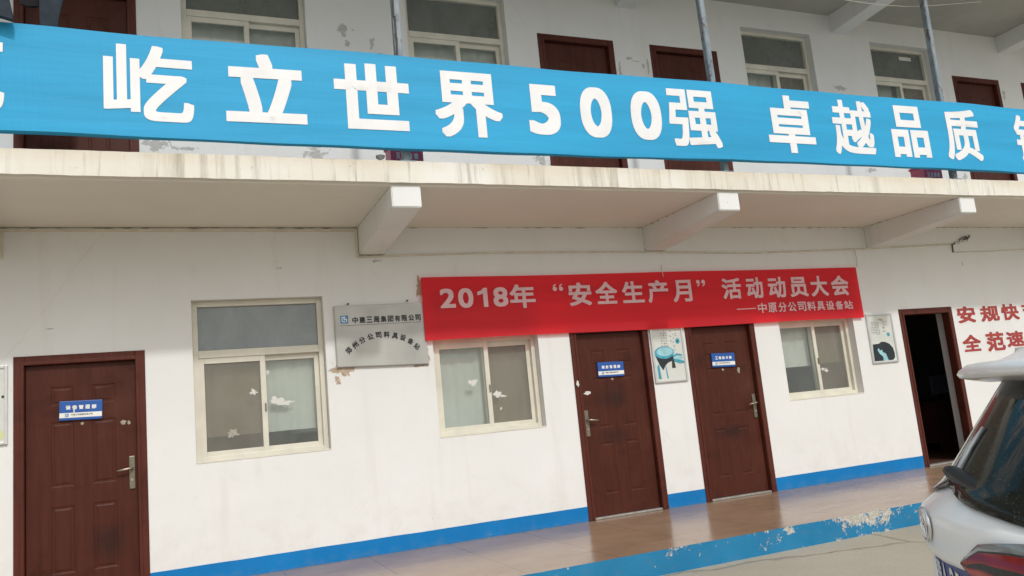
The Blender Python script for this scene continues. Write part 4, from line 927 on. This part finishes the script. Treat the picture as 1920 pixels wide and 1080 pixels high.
def car_body():
    bm = bmesh.new()
    hs = [0.20, 0.24, 0.28, 0.33, 0.40, 0.48, 0.56, 0.62, 0.66, 0.70, 0.73, 0.78, 0.83, 0.88, 0.92, 0.935, 0.947, 0.965, 0.985, 1.005, 1.02, 1.042, 1.046, 1.0505, 1.055, 1.060, 1.08, 1.10, 1.110, 1.13, 1.16, 1.20, 1.25, 1.30, 1.35, 1.40, 1.43, 1.46, 1.49, 1.52, 1.54, 1.55]
    vv = [-1, -0.995, -0.985, -0.965, -0.93, -0.88, -0.82, -0.75, -0.67, -0.58, -0.50, -0.44, -0.40, -0.36, -0.325, -0.30, -0.27, -0.20, -0.10, 0.0]
    vv = vv + [-a for a in vv[-2::-1]]
    loops = []
    for h in hs:
        b = interp(HB, h); lp = [Vector((rear_u(h, s*b), s*b, h)) for s in vv]
        u0 = lp[-1].x; u1 = interp(UFR, h)
        m_ = 16
        def flank(t): return b*(1 - 0.10*max(0, (t-0.75)/0.25)**2)
        side = [Vector((u0+(u1+0.45-u0)*t, flank(t), h)) for t in [(k+1)/m_ for k in range(m_)]]
        fb = side[-1].y; fu = side[-1].x
        front = [Vector((u1 + (fu-u1)*(abs(sin(a)))**2.2, fb*cos(a) if abs(cos(a)) > 0 else 0, h)) for a in [pi*k/14 for k in range(1, 14)]]
        front = [Vector((u1 + (fu-u1)*abs(q.y/fb)**3, q.y, h)) for q in front]
        other = [Vector((p.x, -p.y, h)) for p in side[::-1]]
        loops.append([bm.verts.new(p) for p in lp+side+front+other])
    n = len(loops[0])
    for A_, B_ in zip(loops, loops[1:]):
        for k in range(n):
            f = bm.faces.new((A_[k], A_[(k+1)%n], B_[(k+1)%n], B_[k])); f.smooth = True
            if A_[k].co.z < 0.33: f.material_index = 1
    bm.faces.new(loops[0][::-1]); bm.faces.new(loops[-1])
    bmesh.ops.recalc_face_normals(bm, faces=bm.faces)
    return bm
body = obj('body', car_body(), [M['car'], M['carblack']], car)
def surf_patch(name, mat, rows, off, parent=car, side=False, smooth=True):
    """thin shell over the tail; rows of (u, v, h) points pushed outward and closed with a rim"""
    bm = bmesh.new(); g_ = [[bm.verts.new(p) for p in r] for r in rows]
    for A_, B_ in zip(g_, g_[1:]):
        for k in range(len(A_)-1): bm.faces.new((A_[k], A_[k+1], B_[k+1], B_[k])).smooth = smooth
    bmesh.ops.recalc_face_normals(bm, faces=bm.faces)
    r = bmesh.ops.solidify(bm, geom=list(bm.faces), thickness=off)
    return obj(name, bm, mat, parent)
def glass_low(v): return interp([(0, 1.111), (0.055, 1.103), (0.131, 1.088), (0.190, 1.080), (0.275, 1.070), (0.365, 1.058), (0.5, 1.044), (0.6, 1.034), (0.75, 1.022)], abs(v))
rows = []
for j in range(17):
    t = j/16; row = []
    vw = 0.66 - 0.12*t
    for i in range(33):
        v = -vw + 2*vw*i/32
        h0 = glass_low(v); h1 = 1.385 - 0.03*(v/0.6)**2; h = h0+(h1-h0)*t
        row.append((rear_u(h, v)+0.010, v, h+0.006))
    rows.append(row)
surf_patch('rear_window', M['carglass'], rows, 0.004)
# spoiler
bm = bmesh.new(); loops = []
for i in range(29):
    v = -0.66 + 1.32*i/28; e = 1-abs(v/0.66)**6; tip = -0.193-0.26*v*v - 0.10*(1-e)
    th = 0.020*(0.35+0.65*e); zt = 1.412-0.015*(v/0.66)**2
    pr = [(-0.75, 1.500), (-0.50, 1.478), (tip-0.12, 1.440), (tip-0.03, zt+th+0.006), (tip-0.006, zt+th*0.55), (tip, zt), (tip-0.006, zt-th*0.55), (tip-0.025, zt-th*0.9), (tip-0.085, zt-th-0.012), (-0.36-0.2*v*v, 1.372), (-0.48, 1.395)]
    loops.append([bm.verts.new((u, v, z)) for u, z in pr])
for A_, B_ in zip(loops, loops[1:]):
    for k in range(len(A_)): bm.faces.new((A_[k], A_[(k+1)%len(A_)], B_[(k+1)%len(A_)], B_[k])).smooth = True
bm.faces.new(loops[0]); bm.faces.new(loops[-1][::-1]); bmesh.ops.recalc_face_normals(bm, faces=bm.faces)
sp_ = obj('spoiler', bm, M['car'], car)
obj('brake_light', B(-0.300, -0.288, -0.14, 0.14, 1.372, 1.384), M['lampred'], sp_)
# tail lights: wedge with inward tip, wrapping round the corner
def lamp(sgn):
    def L(v):
        s = max(0.0, abs(v)-0.74); return min(0.02, 0.08*max(0.0, abs(v)-0.25))+0.003-tail_round(v) - 3.2*s*s - 0.5*max(0, abs(v)-0.85)
    top = [(0.184, 0.953), (0.266, 1.009), (0.331, 1.022), (0.39, 1.030), (0.50, 1.036), (0.66, 1.040), (0.80, 1.044), (0.93, 1.046)]
    bot = [(0.184, 0.949), (0.208, 0.930), (0.32, 0.905), (0.50, 0.890), (0.75, 0.880), (0.93, 0.885)]
    bands = [(0.0, 0.10, 2), (0.10, 0.22, 3), (0.22, 0.44, 0), (0.44, 0.50, 1), (0.50, 0.64, 3), (0.64, 0.90, 1), (0.90, 1.0, 2)]   # from bottom to top
    bands = [(0.0, 0.06, 3), (0.06, 0.30, 1), (0.30, 0.36, 0), (0.36, 0.54, 3), (0.54, 0.80, 0), (0.80, 0.84, 3), (0.84, 1.0, 2)]
    cuts = sorted({b for q in bands for b in q[:2]})
    bm = bmesh.new(); cols = []
    NN = 26
    for i in range(NN+1):
        v = 0.184+(0.93-0.184)*i/NN; ht, hb = interp(top, v), interp(bot, v)
        vr = min(v, 0.905); u = L(v)
        col_ = []
        for c in cuts:
            h = hb+(ht-hb)*c; bul = 0.007*(1-(2*c-1)**2)*min(1.0, i/16) + min(0.0, interp(UR, h + 0.15*min(v, 0.7)**2))
            col_.append(bm.verts.new((u+bul, sgn*vr, h)))
        bk = [bm.verts.new((min(u-0.10, rear_u(h_, min(vr, 0.84))-0.02), sgn*(vr-0.02 if v > 0.8 else vr), h_)) for h_ in (ht-0.004, hb+0.004)]
        cols.append((col_, bk))
    for (a, ab), (b, bb) in zip(cols, cols[1:]):
        for k in range(len(cuts)-1):
            f = bm.faces.new((a[k], b[k], b[k+1], a[k+1])); f.smooth = True
            mid = (cuts[k]+cuts[k+1])/2; f.material_index = next(q[2] for q in bands if q[0] <= mid <= q[1])
        bm.faces.new((a[-1], b[-1], bb[0], ab[0])).material_index = 3; bm.faces.new((ab[1], bb[1], b[0], a[0])).material_index = 3
    a, ab = cols[0]; bm.faces.new(a[::-1]+[ab[1], ab[0]][::-1] if False else [*a, ab[0], ab[1]]).material_index = 3
    a, ab = cols[-1]; bm.faces.new([*a[::-1], ab[1], ab[0]]).material_index = 3
    bmesh.ops.recalc_face_normals(bm, faces=bm.faces)
    return obj('tail_light', bm, [M['lampred'], M['lamppink'], M['lampclear'], M['lampdark']], car)
lamp(1); lamp(-1)
# emblem: chrome ovals
def oval(bm, cy, cz, ry, rz, r, n=40):
    rg = []
    for k in range(n):
        a = 2*pi*k/n; v = cy+ry*cos(a); h = cz+rz*sin(a); ctr = Vector((rear_u(1.02, v)+0.005, v, h))
        nrm = Vector((0, cos(a)*rz, sin(a)*ry)).normalized()
        rg.append([bm.verts.new(ctr + r*(cos(b)*nrm + sin(b)*Vector((0.8, 0, 0)))) for b in [2*pi*j/8 for j in range(8)]])
    for k in range(n):
        for j in range(8): bm.faces.new((rg[k][j], rg[(k+1)%n][j], rg[(k+1)%n][(j+1)%8], rg[k][(j+1)%8])).smooth = True
bm = bmesh.new(); oval(bm, 0, 1.019, 0.046, 0.041, 0.006); oval(bm, 0, 1.018, 0.015, 0.036, 0.0045); oval(bm, 0, 1.034, 0.036, 0.017, 0.0045)
bmesh.ops.recalc_face_normals(bm, faces=bm.faces); em = obj('emblem', bm, M['chrome'], car)
bm = bmesh.new(); f0 = [bm.verts.new((rear_u(1.02, 0.043*cos(2*pi*k/32))+0.005, 0.043*cos(2*pi*k/32), 1.019+0.038*sin(2*pi*k/32))) for k in range(32)]  # black disc added in place of the dark reflection inside the ring
c0 = bm.verts.new((rear_u(1.02, 0)+0.006, 0, 1.019))
for k in range(32): bm.faces.new((f0[k], f0[(k+1) % 32], c0))
bmesh.ops.recalc_face_normals(bm, faces=bm.faces); obj('emblem_reflection_disc', bm, M['carblack'], em)
# number plate
bm = bmesh.new(); pu = rear_u(0.85, 0.0)
box(bm, pu+0.006, pu+0.012, -0.22, 0.22, 0.775, 0.915, bev=0.002)
np_ = obj('number_plate', bm, M['plate'], car)
bm = bmesh.new()
def plate_char(ch, v0, v1, h0, h1):
    vs, fs = glyph(ch, 0.0)
    ax, bx_ = min(p[0] for p in vs), max(p[0] for p in vs); az, bz = min(p[1] for p in vs), max(p[1] for p in vs)
    for k, (ox, oz) in enumerate(bold_copies(0.002)):
        vo = [bm.verts.new((pu+0.0132+0.00006*k, ox+v0+(p[0]-ax)/(bx_-ax)*(v1-v0), oz+h0+(p[1]-az)/(bz-az)*(h1-h0))) for p in vs]
        for f in fs: bm.faces.new([vo[i] for i in f])
for ch, a in (('豫', -0.205), ('A', -0.148), ('2', -0.064), ('5', -0.007), ('7', 0.050)): plate_char(ch, a, a+0.045, 0.800, 0.890)
bm.normal_update()
for f in bm.faces:
    if f.normal.x < 0: f.normal_flip()
obj('plate_characters', bm, M['white'], np_)
# rear wiper with its pivot cap
bm = bmesh.new(); tube(bm, [(-0.116, 0.140, 1.116), (-0.078, 0.036, 1.153), (-0.070, 0.018, 1.158)], [0.021, 0.020, 0.014], 14)
wp = obj('wiper_pivot', bm, M['carblack'], car, True)
bm = bmesh.new(); tube(bm, [(-0.094, 0.02, 1.152), (-0.138, 0.01, 1.214), (-0.178, 0.015, 1.264)], [0.010, 0.008, 0.006], 8); obj('wiper_arm', bm, M['alu'], wp, True)
# wheels and flank details
def wheel(u, v):
    s = 1 if v > 0 else -1
    bm = bmesh.new(); n = 36
    prof = [(0.20, -0.02), (0.31, 0.0), (0.335, -0.03), (0.34, -0.11), (0.335, -0.19), (0.30, -0.21)]
    rg = [[bm.verts.new((u+r*cos(2*pi*k/n), v+s*d, 0.34+r*sin(2*pi*k/n))) for k in range(n)] for r, d in prof]
    for A_, B_ in zip(rg, rg[1:]):
        for k in range(n): bm.faces.new((A_[k], A_[(k+1)%n], B_[(k+1)%n], B_[k])).smooth = True
    wh = obj('wheel', bm, M['tyre'], car)
    bm = bmesh.new()
    for j in range(10):
        a = 2*pi*j/10; d = Vector((cos(a), 0, sin(a))); t_ = Vector((-sin(a), 0, cos(a))); c0 = Vector((u, v-s*0.035, 0.34))
        q = [c0+d*0.03+t_*0.022, c0+d*0.03-t_*0.022, c0+d*0.225-t_*0.014, c0+d*0.225+t_*0.014]
        f1 = [bm.verts.new(p) for p in q]; f2 = [bm.verts.new(p-Vector((0, s*0.03, 0))) for p in q]
        bm.faces.new(f1); bm.faces.new(f2[::-1])
        for k in range(4): bm.faces.new((f1[k], f1[(k+1)%4], f2[(k+1)%4], f2[k]))
    tube(bm, [(u, v-s*0.075, 0.34), (u, v-s*0.028, 0.34)], 0.045, 20)
    bmesh.ops.recalc_face_normals(bm, faces=bm.faces); obj('rim', bm, M['rim'], wh)
    bm = bmesh.new(); m_ = 26; A_ = []
    for k in range(m_+1):
        a = -0.15+(pi+0.30)*k/m_
        A_.append([bm.verts.new((u+r*cos(a), v+s*d, 0.34+r*sin(a))) for r, d in ((0.36, -0.07), (0.36, -0.012), (0.43, -0.016), (0.43, -0.08))])
    for P_, Q_ in zip(A_, A_[1:]):
        for k in range(3): bm.faces.new((P_[k], Q_[k], Q_[k+1], P_[k+1])).smooth = True
    obj('wheel_arch', bm, M['carblack'], car)
for u in (-0.86, -3.50):
    for v in (0.945, -0.945): wheel(u, v)
def flank_glass(us, h0, h1, sgn, name='side_window'):
    rows = []
    for j in range(6):
        h = h0+(h1-h0)*j/5; sh = 0.0
        rows.append([(us[0][0]+(us[0][1]-us[0][0])*j/5 + (k/8)*((us[1][0]+(us[1][1]-us[1][0])*j/5)-(us[0][0]+(us[0][1]-us[0][0])*j/5)), sgn*(interp(HB, h)+0.006), h) for k in range(9)])
    surf_patch(name, M['carglass'], rows, 0.003)
for s in (1, -1):
    flank_glass(((-0.85, -0.95), (-1.75, -1.75)), 1.12, 1.42, s); flank_glass(((-1.82, -1.82), (-2.80, -2.30)), 1.12, 1.42, s)
    for u in (-1.05, -2.0):
        bm = bmesh.new(); tube(bm, [(u, s*0.885, 0.96), (u-0.02, s*0.915, 0.965), (u-0.17, s*0.915, 0.965), (u-0.19, s*0.885, 0.96)], 0.012, 8); obj('door_handle', bm, M['car'], car, True)
    bm = bmesh.new(); box(bm, -2.78, -2.58, min(s*0.86, s*1.02), max(s*0.86, s*1.02), 1.02, 1.15, bev=0.03); obj('side_mirror', bm, M['car'], car)
    bm = bmesh.new(); box(bm, -4.14, -3.86, min(s*0.55, s*0.84), max(s*0.55, s*0.84), 0.72, 0.86, bev=0.03); obj('headlight', bm, M['lampclear'], car)
rows = []
for j in range(8):
    h = 1.13+(1.44-1.13)*j/7; u1 = interp(UFR, h); b = interp(HB, h)-0.07
    rows.append([(u1+0.45*abs(q)**3-0.006, q*b, h+0.006) for q in [-0.9+1.8*k/14 for k in range(15)]])
surf_patch('windscreen', M['carglass'], rows, 0.003)
